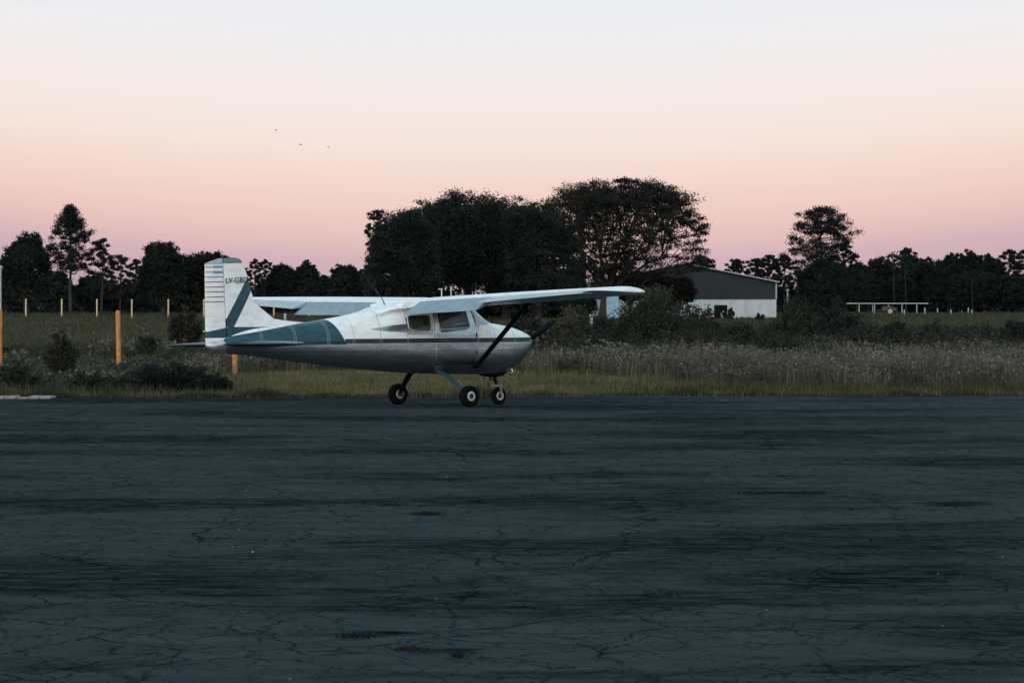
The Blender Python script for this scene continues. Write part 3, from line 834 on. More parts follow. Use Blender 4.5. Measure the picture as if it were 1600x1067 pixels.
# tall weeds
n = 120000
p, px = scatter(n, -450, 2050, 83, 122, 1.0)
front = np.interp(px, [-450, 0, 330, 360, 780, 1000, 1120, 1300, 2050], [86, 86, 88, 102.5, 103, 97, 89, 85.5, 85])
front = front + 1.2 * np.sin(px * 0.05) + rng.normal(0, 0.6, n)
ok = p[:, 1] > front
p, px = p[ok], px[ok]
hh = np.interp(px, [-450, 0, 250, 360, 780, 1100, 2050], [0.34, 0.36, 0.42, 0.66, 0.78, 0.80, 0.82])
patch = 0.75 + 0.25 * np.sin(p[:, 0] * 0.8 + 1.0) * np.sin(p[:, 1] * 0.5)
h = hh * rng.uniform(0.5, 1.0, len(p)) * patch
o, tips = grass_obj('meadow_stems', p, h, np.full(len(p), 0.016), 0.3, GRASS_DRY); tag(o, kind='stuff')
# the seed heads above those stems, split by where they grow
sel = rng.uniform(size=len(p)) < np.interp(px, [-450, 330, 780, 1100, 2050], [0.10, 0.16, 0.22, 0.42, 0.42])
t2 = tips[sel]
LC = np.concatenate([t2 + rng.normal(0, 0.035, (len(t2), 3)) for _ in range(3)])
right = LC[:, 0] > 3.0 + rng.normal(0, 1.5, len(LC))
for nm, s, mt in (('pale_seed_heads', ~right, SEED), ('pink_seed_heads', right, SEED_PINK)):
    q = LC[s]; tag(np_obj(nm, leaf_quads(q, 0.055, 0.5, 0.3), [(4, quads_idx(len(q)))], mt), kind='stuff')
# dark leafy layer among the stems
n = 110000
p2, px2 = scatter(n, -450, 2050, 83, 126)
front = np.interp(px2, [-450, 0, 330, 360, 780, 1000, 1120, 1300, 2050], [84.5, 84.5, 86, 102.5, 103, 97.5, 89, 86, 85.5])
ok = p2[:, 1] > front + rng.normal(0, 0.8, n)
p2, px2 = p2[ok], px2[ok]
hm = np.interp(px2, [-450, 0, 330, 780, 1100, 2050], [0.24, 0.28, 0.36, 0.55, 0.42, 0.36]) * (0.7 + 0.5 * np.sin(p2[:, 0] * 1.3 + 0.5) * np.sin(p2[:, 1] * 0.9))
p2[:, 2] = rng.uniform(0, 1, len(p2)) ** 0.7 * np.maximum(0.05, hm)
tag(np_obj('meadow_leaves', leaf_quads(p2, 0.10, 0.4, 0.2), [(4, quads_idx(len(p2)))], LEAF_BUSH), kind='stuff')

# far field grass
n = 170000
p, px = scatter(n, -500, 2100, 116, 430, 1.7)
h = rng.uniform(0.10, 0.32, n); h *= 0.7 + 0.6 * (np.sin(p[:, 0] * 0.4) * np.sin(p[:, 1] * 0.11) > 0.1)
o, _ = grass_obj('field_grass', p, h, 0.008 + p[:, 1] * 0.00012, 0.5, GRASS_DARK); tag(o, kind='stuff')
n = 40000
p, px = scatter(n, -500, 2100, 116, 430, 1.5)
ok = (np.sin(p[:, 0] * 0.23 + 2) * np.sin(p[:, 1] * 0.06) > 0.0)
p = p[ok]
o, _ = grass_obj('dry_field_grass', p, rng.uniform(0.12, 0.36, len(p)), 0.008 + p[:, 1] * 0.00010, 0.5, GRASS_DRY); tag(o, kind='stuff')

# weeds growing in the tarmac cracks
tufts = []
for px_, py_, wpx, k in [(665, 803, 22, 500), (1190, 770, 55, 500), (1260, 770, 40, 250), (610, 790, 30, 150), (1480, 790, 40, 260), (560, 994, 40, 300), (716, 1024, 12, 150), (640, 1014, 40, 160)]:
    Y = CAM_H * F / (py_ - HOR)
    q = np.stack([gx(px_, Y) + rng.normal(0, wpx * 0.45 / F * Y, k), Y + rng.normal(0, 0.10, k), np.full(k, 0.0)], 1)
    tufts.append(q)
p = np.concatenate(tufts)
o, _ = grass_obj('crack_weeds', p, rng.uniform(0.005, 0.022, len(p)), np.full(len(p), 0.007), 1.6, leaf_mat('withered_weeds', [(0.004, 0.006, 0.005), (0.009, 0.011, 0.008), (0.018, 0.020, 0.013)])); tag(o, kind='stuff')
# grit and small stones on the tarmac
n = 160
Yg = rng.uniform(19, 60, n); q = np.stack([rng.uniform(-0.16, 0.16, n) * Yg, Yg, np.full(n, 0.004)], 1)
tag(np_obj('loose_grit', leaf_quads(q, 0.02, 0.8, 0.7), [(4, quads_idx(n))], leaf_mat('grit', [(0.03, 0.035, 0.04), (0.10, 0.11, 0.11), (0.30, 0.30, 0.28)])), kind='stuff')

# ------------------------------------------------------------------ posts, poles, rail
POST = flat_mat('orange_post_paint', (0.44, 0.19, 0.048), 0.65, var=0.35, scale=7)
POST_PALE = flat_mat('weathered_post', (0.62, 0.40, 0.22), 0.7, var=0.25, scale=7)
WHITE_POST = flat_mat('white_post_paint', (0.36, 0.38, 0.39), 0.6, var=0.2)
STEEL = flat_mat('grey_pole', (0.38, 0.39, 0.40), 0.5, var=0.2)

def post(px, Y, top, rad, mat, label, group, name='fence_post', lean=0.0):
    Hh = gz(top, Y)
    mb = MB()
    mb.tube([(0, 0, -0.15), (lean * 0.5, 0, Hh * 0.5), (lean, 0, Hh - 0.03), (lean, 0, Hh)], [rad * 1.05, rad * 0.98, rad, rad * 0.72], 12)
    o = mb.build(name, mat); o.location = (gx(px, Y), Y, 0)
    tag(o, label, 'post', group)
g = 'orange posts of the near fence'
post(-1, 103.0, 483, 0.074, POST, 'thick orange post cut by the left picture edge', g)
post(186, 103.0, 485, 0.058, POST, 'whole orange post standing in the weeds left of the aircraft', g, lean=-0.03)
post(367, 101.5, 487, 0.062, POST, 'orange post half hidden below the aircraft tail', g)
g = 'pale posts of the far fence'
for i, (px_, lab) in enumerate([(40.5, 'leftmost thin pale post of the far fence'), (96.5, 'thin pale far post under the tall left pine'), (151.5, 'thin pale far post left of the middle orange post'),
                                (206, 'thin pale far post right of the middle orange post'), (263, 'thin pale far post under the round left tree'),
                                (318.5, 'thin pale far post touching the rudder'), (428, 'thin pale far post right of the fin, under the far wing'), (483, 'thin pale far post below the far flap')]):
    post(px_, 349, 466.5 + 0.004 * px_, 0.066, POST_PALE, lab, g)
post(445.5, 294, 490, 0.09, WHITE_POST, 'short white marker post above the rear fuselage', None, 'marker_post')
post(924, 240, 491, 0.09, WHITE_POST, 'short white marker post left of the spreading tree trunk', None, 'marker_post')
# white posts right
for px_, t_, Y, lab in [(1445, 481, 405, 'white post right below the end of the white rail'), (1465, 482, 430, 'short white post right of the rail end'),
                        (1486, 484, 400, 'white post between the rail end and the post pair'), (1503, 479, 430, 'tall thin white post left of the post pair'),
                        (1513, 481, 425, 'left white post of the pair at right'), (1518.5, 484, 400, 'right white post of the pair at right'),
                        (1413, 484, 402, 'low white post below the right half of the rail')]:
    post(px_, Y, t_, 0.06, WHITE_POST, lab, 'white posts at the far right', 'white_post')
# white rail
Y = 418
root = empty('rail_fence', (gx(1386, Y), Y, 0)); tag(root, 'long low white rail on posts before the right wood', 'fence')
mb = MB(); xa, xb = gx(1322, Y) - gx(1386, Y), gx(1450, Y) - gx(1386, Y); zt = gz(473.5, Y)
mb.box((xa, -0.5, zt - 0.09), (xb, 0.5, zt + 0.01)); mb.build('rail', WHITE_POST, root, smooth=False, bevel=0.02)
for px_ in (1342, 1363, 1366, 1388, 1409, 1432):
    mb = MB(); mb.tube([(gx(px_, Y) - gx(1386, Y), -0.3, -0.1), (gx(px_, Y) - gx(1386, Y), -0.3, zt - 0.09)], 0.055 if px_ != 1363 else 0.035, 8); mb.build('post', WHITE_POST, root)
# low cart under the rail
Y = 412
root = empty('farm_cart', (gx(1389, Y), Y, 0)); tag(root, 'low brown cart on two wheels under the white rail', 'cart')
CART = flat_mat('brown_cart', (0.075, 0.052, 0.042), 0.8)
mb = MB(); mb.box((-0.7, -0.4, 0.35), (0.75, 0.4, 0.62)); mb.box((-0.6, -0.35, 0.62), (0.3, 0.35, 0.8)); mb.build('bed', CART, root, smooth=False, bevel=0.02)
mb = MB(); mb.tube([(-0.7, 0, 0.45), (-1.4, 0, 0.3)], 0.04); mb.build('drawbar', CART, root)
for s in (-0.45, 0.45):
    mb = MB(); mb.lathe([(-0.05, 0.05), (-0.05, 0.2), (-0.03, 0.24), (0.03, 0.24), (0.05, 0.2), (0.05, 0.05)], (0.1, s, 0.24), 16); mb.build('wheel', WHITE_POST, root)
# lamp post at the left edge
Y = 210
root = empty('lamp_post', (gx(1.0, Y), Y, 0)); tag(root, 'slim white lamp post at the left picture edge', 'lamp post')
zt = gz(421, Y)
mb = MB(); mb.tube([(0, 0, -0.1), (0, 0, zt)], [0.045, 0.038], 10); mb.build('pole', WHITE_POST, root)
mb = MB(); mb.tube([(0, 0, zt - 0.02), (0, 0, zt + 0.06), (0, 0, zt + 0.16), (0, 0, zt + 0.2)], [0.05, 0.10, 0.09, 0.03], 12); mb.build('lamp_head', WHITE_POST, root)
# thin utility pole right of the shed
Y = 330
root = empty('utility_pole', (gx(1230.5, Y), Y, 0)); tag(root, 'thin grey pole just right of the shed', 'pole')
mb = MB(); mb.tube([(0, 0, -0.1), (0, 0, gz(451, Y))], [0.075, 0.055], 8); mb.build('pole', STEEL, root)
mb = MB(); mb.box((-0.16, -0.04, gz(454, Y)), (0.16, 0.04, gz(454, Y) + 0.07)); mb.build('crossarm', STEEL, root, smooth=False)

# ------------------------------------------------------------------ shed
Y = 342.0
SX = gx(1068, Y)
root = empty('shed', (SX, Y, 0)); tag(root, 'white walled shed with dark grey metal gable and low pitched roof', 'building')
hw = gx(1213, Y) - SX; zw = gz(467.5, Y); ze = gz(441, Y); zr = gz(412.5, Y); DP = 16.0
zb = -0.1
m, nt, b = new_mat('whitewashed_wall'); oc = objco(nt)
c = mix(nt, smooth_step(nt, noise(nt, scaled(nt, oc, (1, 1, 0.5)), 1.6, 6, 0.65), 0.4, 0.75), (0.60, 0.63, 0.66), (0.46, 0.48, 0.50))
nt.links.new(c, b.inputs['Base Color']); b.inputs['Roughness'].default_value = 0.85; SHEDW = m
m, nt, b = new_mat('dark_corrugated_metal'); oc = objco(nt)
wv = N(nt, 'ShaderNodeTexWave', wave_type='BANDS', bands_direction='X'); nt.links.new(oc, wv.inputs[0]); wv.inputs['Scale'].default_value = 1.6
c = mix(nt, smooth_step(nt, noise(nt, scaled(nt, oc, (0.35, 1, 0.6)), 0.6, 3), 0.4, 0.65), (0.026, 0.037, 0.043), (0.036, 0.041, 0.045))
rust = M(nt, 'MULTIPLY', smooth_step(nt, noise(nt, oc, 0.35, 4), 0.45, 0.7), 0.5)
c = mix(nt, rust, c, (0.062, 0.045, 0.044))
c = mix(nt, M(nt, 'MULTIPLY', wv.outputs[1], 0.25), c, (0.018, 0.024, 0.028))
nt.links.new(c, b.inputs['Base Color']); b.inputs['Roughness'].default_value = 0.6; b.inputs['Specular IOR Level'].default_value = 0.15; bump(nt, b, wv.outputs[1], 0.5, 0.03); GABLE = m
TRIM = flat_mat('pale_trim', (0.42, 0.40, 0.38), 0.6)
ROOFM = flat_mat('galvanised_roof', (0.42, 0.46, 0.50), 0.45, 0.3)
mb = MB()
dx0, dx1, dz = gx(1117, Y) - SX, gx(1135, Y) - SX, gz(478.5, Y)
mb.box((-hw, 0, zb), (dx0, 0.2, zw)); mb.box((dx1, 0, zb), (hw, 0.2, zw)); mb.box((dx0, 0, dz), (dx1, 0.2, zw))
mb.box((-hw, 0.2, zb), (-hw + 0.2, DP, zw)); mb.box((hw - 0.2, 0.2, zb), (hw, DP, zw)); mb.box((-hw + 0.2, DP - 0.2, zb), (hw - 0.2, DP, zw))
mb.build('wall', SHEDW, root, smooth=False)
mb = MB()
pf = [(-hw, zw), (hw, zw), (hw, ze), (0, zr), (-hw, ze)]
mb.add([(x, -0.06, z) for x, z in pf] + [(x, 0.1, z) for x, z in pf], [(0, 1, 2, 3, 4), (9, 8, 7, 6, 5)] + [(i, i + 5, (i + 1) % 5 + 5, (i + 1) % 5) for i in range(5)])
mb.add([(x, DP - 0.1, z) for x, z in pf] + [(x, DP + 0.06, z) for x, z in pf], [(0, 1, 2, 3, 4), (9, 8, 7, 6, 5)] + [(i, i + 5, (i + 1) % 5 + 5, (i + 1) % 5) for i in range(5)])
for s in (-1, 1): mb.box((min(s * hw, s * hw - s * 0.1), 0.1, zw), (max(s * hw, s * hw - s * 0.1), DP - 0.1, ze - 0.02))
mb.build('gable_cladding', GABLE, root, smooth=False)
for s in (-1, 1):
    mb = MB(); t = 0.10; e = hw + 0.25; zo = ze - (zr - ze) / hw * 0.25
    a = [(0, zr + 0.012), (s * e, zo + 0.012), (s * e, zo + 0.012 + t), (0, zr + 0.012 + t)]
    mb.add([(x, -0.35, z) for x, z in a] + [(x, DP + 0.35, z) for x, z in a], [(0, 1, 2, 3), (7, 6, 5, 4), (0, 4, 5, 1), (1, 5, 6, 2), (2, 6, 7, 3), (3, 7, 4, 0)])
    mb.build('roof_slope', ROOFM, root, smooth=False)
    mb = MB(); mb.tube([(0, -0.37, zr + 0.05), (s * e, -0.37, zo + 0.05)], 0.045 if s > 0 else 0.09, 6); mb.build('roof_trim', TRIM, root)
mb = MB(); mb.box((hw - 0.08, -0.14, zw), (hw + 0.05, -0.065, ze - 0.03)); mb.build('corner_trim', TRIM, root, smooth=False)
DARK = flat_mat('dark_green_door', (0.006, 0.011, 0.011), 0.8, var=0.3, spec=0.1)
mb = MB(); mb.box((dx0 + 0.02, -0.03, zb), (dx1 - 0.02, 0.08, dz - 0.02)); d = mb.build('door', DARK, root, smooth=False)
mb = MB(); mb.box((dx0 - 0.06, -0.07, zb), (dx0 + 0.02, -0.035, dz)); mb.box((dx1 - 0.02, -0.07, zb), (dx1 + 0.06, -0.035, dz)); mb.box((dx0 - 0.06, -0.07, dz), (dx1 + 0.06, -0.035, dz + 0.1)); mb.build('frame', DARK, d, smooth=False)
mb = MB(); mb.tube([(dx0 + 0.70, -0.05, gz(486, Y)), (dx0 + 0.70, -0.05, gz(488, Y))], 0.07, 10); mb.tube([(dx0 + 0.52, -0.045, gz(489, Y)), (dx0 + 0.57, -0.045, gz(494, Y)), (dx0 + 0.72, -0.045, gz(499, Y))], [0.05, 0.07, 0.05], 8); mb.build('white_hanging', WHITE_POST, d)
mb = MB(); mb.tube([(gx(1071, Y) - SX, -0.12, gz(454.5, Y)), (gx(1071, Y) - SX, -0.12, gz(452.5, Y))], [0.08, 0.05], 10); mb.build('wall_lamp', WHITE_POST, root)
# pale blue hut by the tree trunk
Y = 300
BLUE = flat_mat('pale_blue_panel', (0.19, 0.34, 0.45), 0.6, var=0.15, scale=2)
root = empty('blue_hut', (gx(957.5, Y), Y, 0)); tag(root, 'small pale blue hut between tree trunk and shed', 'hut')
a = gx(967, Y) - gx(957.5, Y); zt = gz(460.5, Y)
mb = MB(); mb.box((-a, 0, -0.05), (a, 1.2, zt)); mb.build('wall', BLUE, root, smooth=False, bevel=0.02)
mb = MB(); mb.add([(-a - 0.07, -0.1, zt + 0.004), (a + 0.07, -0.1, zt + 0.004), (a + 0.07, 1.3, zt - 0.0 + 0.004), (-a - 0.07, 1.3, zt + 0.004),
                   (-a - 0.07, -0.1, zt + 0.05), (a + 0.07, -0.1, zt + 0.14), (a + 0.07, 1.3, zt + 0.14), (-a - 0.07, 1.3, zt + 0.05)],
                  [(0, 3, 2, 1), (4, 5, 6, 7), (0, 1, 5, 4), (1, 2, 6, 5), (2, 3, 7, 6), (3, 0, 4, 7)]); mb.build('roof', STEEL, root, smooth=False)
mb = MB(); mb.box((-a * 0.55, -0.02, 0.0), (a * 0.3, -0.003, zt * 0.9)); mb.build('door', BLUE, root, smooth=False)

# ------------------------------------------------------------------ birds
BIRD = flat_mat('bird_feathers', (0.03, 0.03, 0.035), 0.8)
for px_, py_, rz, lab in [(431, 204, 0.3, 'leftmost and highest of the three tiny birds in the sky'), (470, 226.5, -0.5, 'middle one of the three tiny birds in the sky'),
                          (513.3, 230.5, 0.9, 'rightmost and lowest of the three tiny birds in the sky')]:
    Y = 520
    root = empty('bird', (gx(px_, Y), Y, gz(py_, Y)), (0, 0, rz)); tag(root, lab, 'bird', 'birds in the sky')
    mb = MB(); mb.tube([(-0.17, 0, 0), (-0.09, 0, 0.01), (0.02, 0, 0.015), (0.1, 0, 0.02), (0.16, 0, 0.015)], [0.012, 0.035, 0.05, 0.03, 0.008], 8)
    mb.build('body', BIRD, root)
    for s in (-1, 1):
        mb = MB(); mb.loft([[(-0.05, 0.03 * s, 0.02), (0.06, 0.03 * s, 0.03), (0.06, 0.03 * s, 0.015)], [(-0.05, 0.17 * s, 0.09), (0.05, 0.17 * s, 0.10), (0.05, 0.17 * s, 0.09)],
                            [(-0.06, 0.34 * s, 0.07), (-0.02, 0.34 * s, 0.075), (-0.02, 0.34 * s, 0.068)]]); mb.build('wing', BIRD, root)
# ------------------------------------------------------------------ aircraft
AX, AY = gx(677, 72.7), 72.7
air = empty('light_aircraft', (AX, AY, 0), (R(-1.0), 0, R(39)))
tag(air, 'high wing single engine light aircraft in white, teal and bare metal parked on the tarmac', 'aircraft')

# fuselage sections: x, bottom, top, half width, waist, lower and upper exponents
ST = np.array([
    [-4.62, 1.015, 1.180, 0.035, 1.10, 2.0, 2.0],
    [-4.45, 0.970, 1.270, 0.085, 1.13, 2.2, 2.2],
    [-3.85, 0.912, 1.400, 0.190, 1.15, 2.4, 2.2],
    [-3.30, 0.845, 1.440, 0.265, 1.14, 2.5, 2.2],
    [-2.50, 0.755, 1.530, 0.365, 1.12, 2.6, 2.3],
    [-2.00, 0.700, 1.600, 0.425, 1.10, 2.7, 2.4],
    [-1.50, 0.660, 1.690, 0.470, 1.09, 2.8, 2.5],
    [-1.10, 0.627, 1.775, 0.505, 1.08, 2.9, 2.6],
    [-0.70, 0.600, 1.850, 0.525, 1.08, 3.0, 2.9],
    [-0.20, 0.575, 1.895, 0.535, 1.08, 3.2, 3.2],
    [ 0.35, 0.560, 1.885, 0.535, 1.08, 3.2, 3.2],
    [ 0.60, 0.553, 1.835, 0.530, 1.08, 3.2, 2.9],
    [ 0.80, 0.551, 1.690, 0.525, 1.08, 3.2, 2.7],
    [ 1.00, 0.551, 1.545, 0.515, 1.08, 3.1, 2.6],
    [ 1.15, 0.553, 1.475, 0.505, 1.08, 3.0, 2.5],
    [ 1.40, 0.562, 1.440, 0.490, 1.08, 2.9, 2.4],
    [ 1.65, 0.625, 1.395, 0.462, 1.09, 2.7, 2.3],
    [ 1.85, 0.745, 1.342, 0.415, 1.11, 2.5, 2.2],
    [ 2.00, 0.890, 1.280, 0.340, 1.13, 2.3, 2.1],
    [ 2.07, 0.985, 1.225, 0.255, 1.13, 2.2, 2.1]])

def sec(x):
    x = min(max(x, ST[0, 0]), ST[-1, 0])
    i = min(len(ST) - 2, max(0, int(np.searchsorted(ST[:, 0], x)) - 1))
    x0, x1 = ST[i, 0], ST[i + 1, 0]; t = (x - x0) / (x1 - x0); h = x1 - x0
    def slope(k):
        if k == 0: return (ST[1] - ST[0]) / (ST[1, 0] - ST[0, 0])
        if k == len(ST) - 1: return (ST[-1] - ST[-2]) / (ST[-1, 0] - ST[-2, 0])
        a = (ST[k] - ST[k - 1]) / (ST[k, 0] - ST[k - 1, 0]); b_ = (ST[k + 1] - ST[k]) / (ST[k + 1, 0] - ST[k, 0])
        return np.where(a * b_ > 0, 2 * a * b_ / (a + b_ + 1e-12 * np.sign(a + b_ + 1e-15)), 0)
    m0, m1 = slope(i), slope(i + 1)
    p = (2 * t**3 - 3 * t**2 + 1) * ST[i] + (t**3 - 2 * t**2 + t) * h * m0 + (-2 * t**3 + 3 * t**2) * ST[i + 1] + (t**3 - t**2) * h * m1
    return p[1:]

def spow(c, e): return math.copysign(abs(c) ** e, c)

def ring(x, n=56, off=0.0):
    wb, wt, a, wm, nl, nu = sec(x)
    r = []
    for k in range(n):
        t = 2 * math.pi * k / n; c, s = math.cos(t), math.sin(t)
        e = 2 / (nu if s > 0 else nl); hh = (wt - wm) if s > 0 else (wm - wb)
        y, z = (a + off) * spow(c, e), wm + (hh + off) * spow(s, e)
        if off >= 0 and -1.9 < x < 0.45:      # wing root fillet swelling out of the shoulder
            B = np.interp(x, [-1.9, -1.5, -1.12, -0.9, 0.2, 0.45], [0, 0.07, 0.24, 0.22, 0.10, 0]); zc = np.interp(x, [-1.9, -1.2, -0.6], [1.52, 1.735, 1.77])
            y += math.copysign(B * math.exp(-((z - zc) / 0.06) ** 2), y) * min(1, abs(y) / 0.15)
        r.append((x, y, z))
    return r

def halfw(x, z):
    wb, wt, a, wm, nl, nu = sec(x)
    n, hh = (nu, wt - wm) if z > wm else (nl, wm - wb)
    return a * max(0.0, 1 - min(1, abs((z - wm) / hh)) ** n) ** (1 / n)

# ---- liveries
SKIN = livery('fuselage_skin', [
    ('white', [(-5, 1.197), (3, 1.197), (3, 2.2), (-5, 2.2)]),
    ('metal', [(-0.95, 1.262), (-0.36, 1.262), (-0.36, 1.56), (-0.95, 1.56)]),
    ('metal', [(-1.86, 1.385), (-1.55, 1.338), (-0.95, 1.300), (-0.94, 1.475), (-1.25, 1.430)]),
    ('metal', [(-0.37, 1.197), (0.60, 1.197), (0.56, 1.80), (-0.37, 1.80)]),
    ('teal', [(-4.9, 1.10), (-2.20, 1.10), (-2.43, 1.555), (-4.9, 1.19)]),
    ('navy', [(-3.9, 1.118), (-2.2, 1.118), (-2.2, 1.165), (-3.9, 1.14)]), ('navy', [(-2.22, 1.118), (3, 1.118), (3, 1.197), (-2.22, 1.197)]),
], base='metal', stations=(-3.85, -3.2, -2.55, -2.05, -1.5, -0.95, 0.62, 1.02, 1.5), rows=(0.98,))
LINER = flat_mat('cabin_liner', (0.045, 0.05, 0.05), 0.9)
PAINTW = livery('white_aircraft_paint', [], 'white')
WINGM = livery('wing_skin', [], 'white')
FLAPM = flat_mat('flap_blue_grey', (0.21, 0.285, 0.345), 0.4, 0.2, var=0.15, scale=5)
AILM = flat_mat('aileron_blue_grey', (0.36, 0.44, 0.50), 0.4, 0.1, var=0.15, scale=5)  # shading of the steeper trailing slope put into this blue grey
DARKP = flat_mat('black_paint_and_shade', (0.004, 0.007, 0.009), 0.75, spec=0.2, var=0.2)  # underside shade painted black on struts and far gear leg; plain paint elsewhere
GEARM = flat_mat('teal_gear_paint', (0.020, 0.060, 0.082), 0.5, var=0.25)
RUBBER = flat_mat('tyre_rubber', (0.004, 0.0055, 0.006), 0.95, var=0.3, scale=20, spec=0.1)
RIMM = flat_mat('rim_alloy', (0.50, 0.50, 0.49), 0.4, 0.4, var=0.2, scale=12)
HUBM = flat_mat('dark_hub', (0.02, 0.025, 0.03), 0.5, 0.3)
FORKM = flat_mat('fork_grey', (0.16, 0.18, 0.19), 0.4, 0.5)
ALU = flat_mat('bare_aluminium', (0.6, 0.61, 0.62), 0.35, 0.9, var=0.2)
FRAMEM = flat_mat('window_frame_paint', (0.62, 0.64, 0.65), 0.4)
SEATM = flat_mat('beige_seat_cloth', (0.27, 0.215, 0.16), 0.9, var=0.15, scale=14)
GLASS = glass_mat('cabin_glass', (0.62, 0.68, 0.69), 0.035)
WSGLASS = glass_mat('windscreen_plexiglass', (0.80, 0.86, 0.88), 0.22, 0.24, 0.16)

# ---- shell with real window openings
xs_ = sorted(set([round(x, 3) for x in list(np.arange(-4.62, 2.07, 0.09)) + [2.07, 2.04, 2.0]]))
mb = MB(); mb.loft([ring(x, 120) for x in xs_])
fus = mb.build('fuselage', SKIN, air, angle=50)
fus.data.materials.append(LINER)

def rounded(pts, r, k=4):
    out = []; n = len(pts)
    for i in range(n):
        p = Vector(pts[i]); a = (Vector(pts[i - 1]) - p); c = (Vector(pts[(i + 1) % n]) - p)
        rr = min(r, a.length * 0.45, c.length * 0.45)
        p0 = p + a.normalized() * rr; p1 = p + c.normalized() * rr
        for j in range(k + 1):
            t = j / k
            q = p0 * (1 - t) ** 2 + p * 2 * t * (1 - t) + p1 * t * t
            out.append((q.x, q.y))
    return out
REAR_WIN = rounded([(-0.925, 1.375), (-0.72, 1.312), (-0.43, 1.322), (-0.425, 1.615), (-0.905, 1.60)], 0.06)
DOOR_WIN = rounded([(-0.255, 1.345), (0.435, 1.382), (0.375, 1.70), (-0.30, 1.70)], 0.05)
DOOR_CUT = [(-0.33, 1.30), (0.49, 1.33), (0.44, 1.735), (-0.34, 1.735)]
WS_CUT = [(0.60, 1.425), (0.86, 1.432), (1.02, 1.462), (1.135, 1.505), (1.45, 1.75), (1.2, 2.0), (0.66, 1.80), (0.545, 1.735)]
def cutter(pts, y=1.0):
    mb = MB(); n = len(pts)
    mb.loft([[(x, -y, z) for x, z in pts], [(x, y, z) for x, z in pts]])
    return mb.build('cut', None, air, smooth=False)
cuts = [cutter(REAR_WIN), cutter(DOOR_CUT), cutter(WS_CUT)]
for c in cuts:
    bo = fus.modifiers.new('cut', 'BOOLEAN'); bo.operation = 'DIFFERENCE'; bo.solver = 'EXACT'; bo.object = c
bpy.context.view_layer.update()
dg = bpy.context.evaluated_depsgraph_get()
me2 = bpy.data.meshes.new_from_object(fus.evaluated_get(dg))
fus.modifiers.clear(); fus.data = me2; me2.name = 'fuselage'
for c in cuts: bpy.data.objects.remove(c)
bm = bmesh.new(); bm.from_mesh(fus.data)
kill = []
for f in bm.faces:                         # the cutters leave tunnel walls inside the hull
    c = f.calc_center_median()
    if -1.0 < c.x < 1.5 and c.z > 1.25:
        inside = [abs(v.co.y) < halfw(v.co.x, v.co.z) - 0.02 for v in f.verts]
        if abs(c.y) < halfw(c.x, c.z) - 0.03 and (abs(f.normal.y) < 0.02): kill.append(f)
bmesh.ops.delete(bm, geom=kill, context='FACES')
bm.to_mesh(fus.data); bm.free()
sol = fus.modifiers.new('wall', 'SOLIDIFY'); sol.thickness = 0.014; sol.offset = -1; sol.material_offset = 1
fus.data.shade_smooth(); fus.data.set_sharp_from_angle(angle=R(35))

def side_pane(name, pts, s, mat, parent, off):
    cx = sum(p[0] for p in pts) / len(pts); cz = sum(p[1] for p in pts) / len(pts)
    V = []; rings_ = 5
    for k in range(1, rings_ + 1):
        for x, z in pts:
            xx, zz_ = cx + (x - cx) * k / rings_, cz + (z - cz) * k / rings_
            V.append((xx, s * (halfw(xx, zz_) + off), zz_))
    V.append((cx, s * (halfw(cx, cz) + off), cz))
    n = len(pts); Fc = []
    for k in range(rings_ - 1):
        for j in range(n): Fc.append((k * n + j, k * n + (j + 1) % n, (k + 1) * n + (j + 1) % n, (k + 1) * n + j))
    for j in range(n): Fc.append((len(V) - 1, j, (j + 1) % n))
    mb = MB(); mb.add(V, Fc)
    return mb.build(name, mat, parent)

def frame_tube(name, pts, s, mat, parent, off, r):
    P = [(x, s * (halfw(x, z) + off), z) for x, z in pts]; P.append(P[0])
    mb = MB()
    for i in range(len(P) - 1): mb.tube([P[i], P[i + 1]], r, 6)
    return mb.build(name, mat, parent)

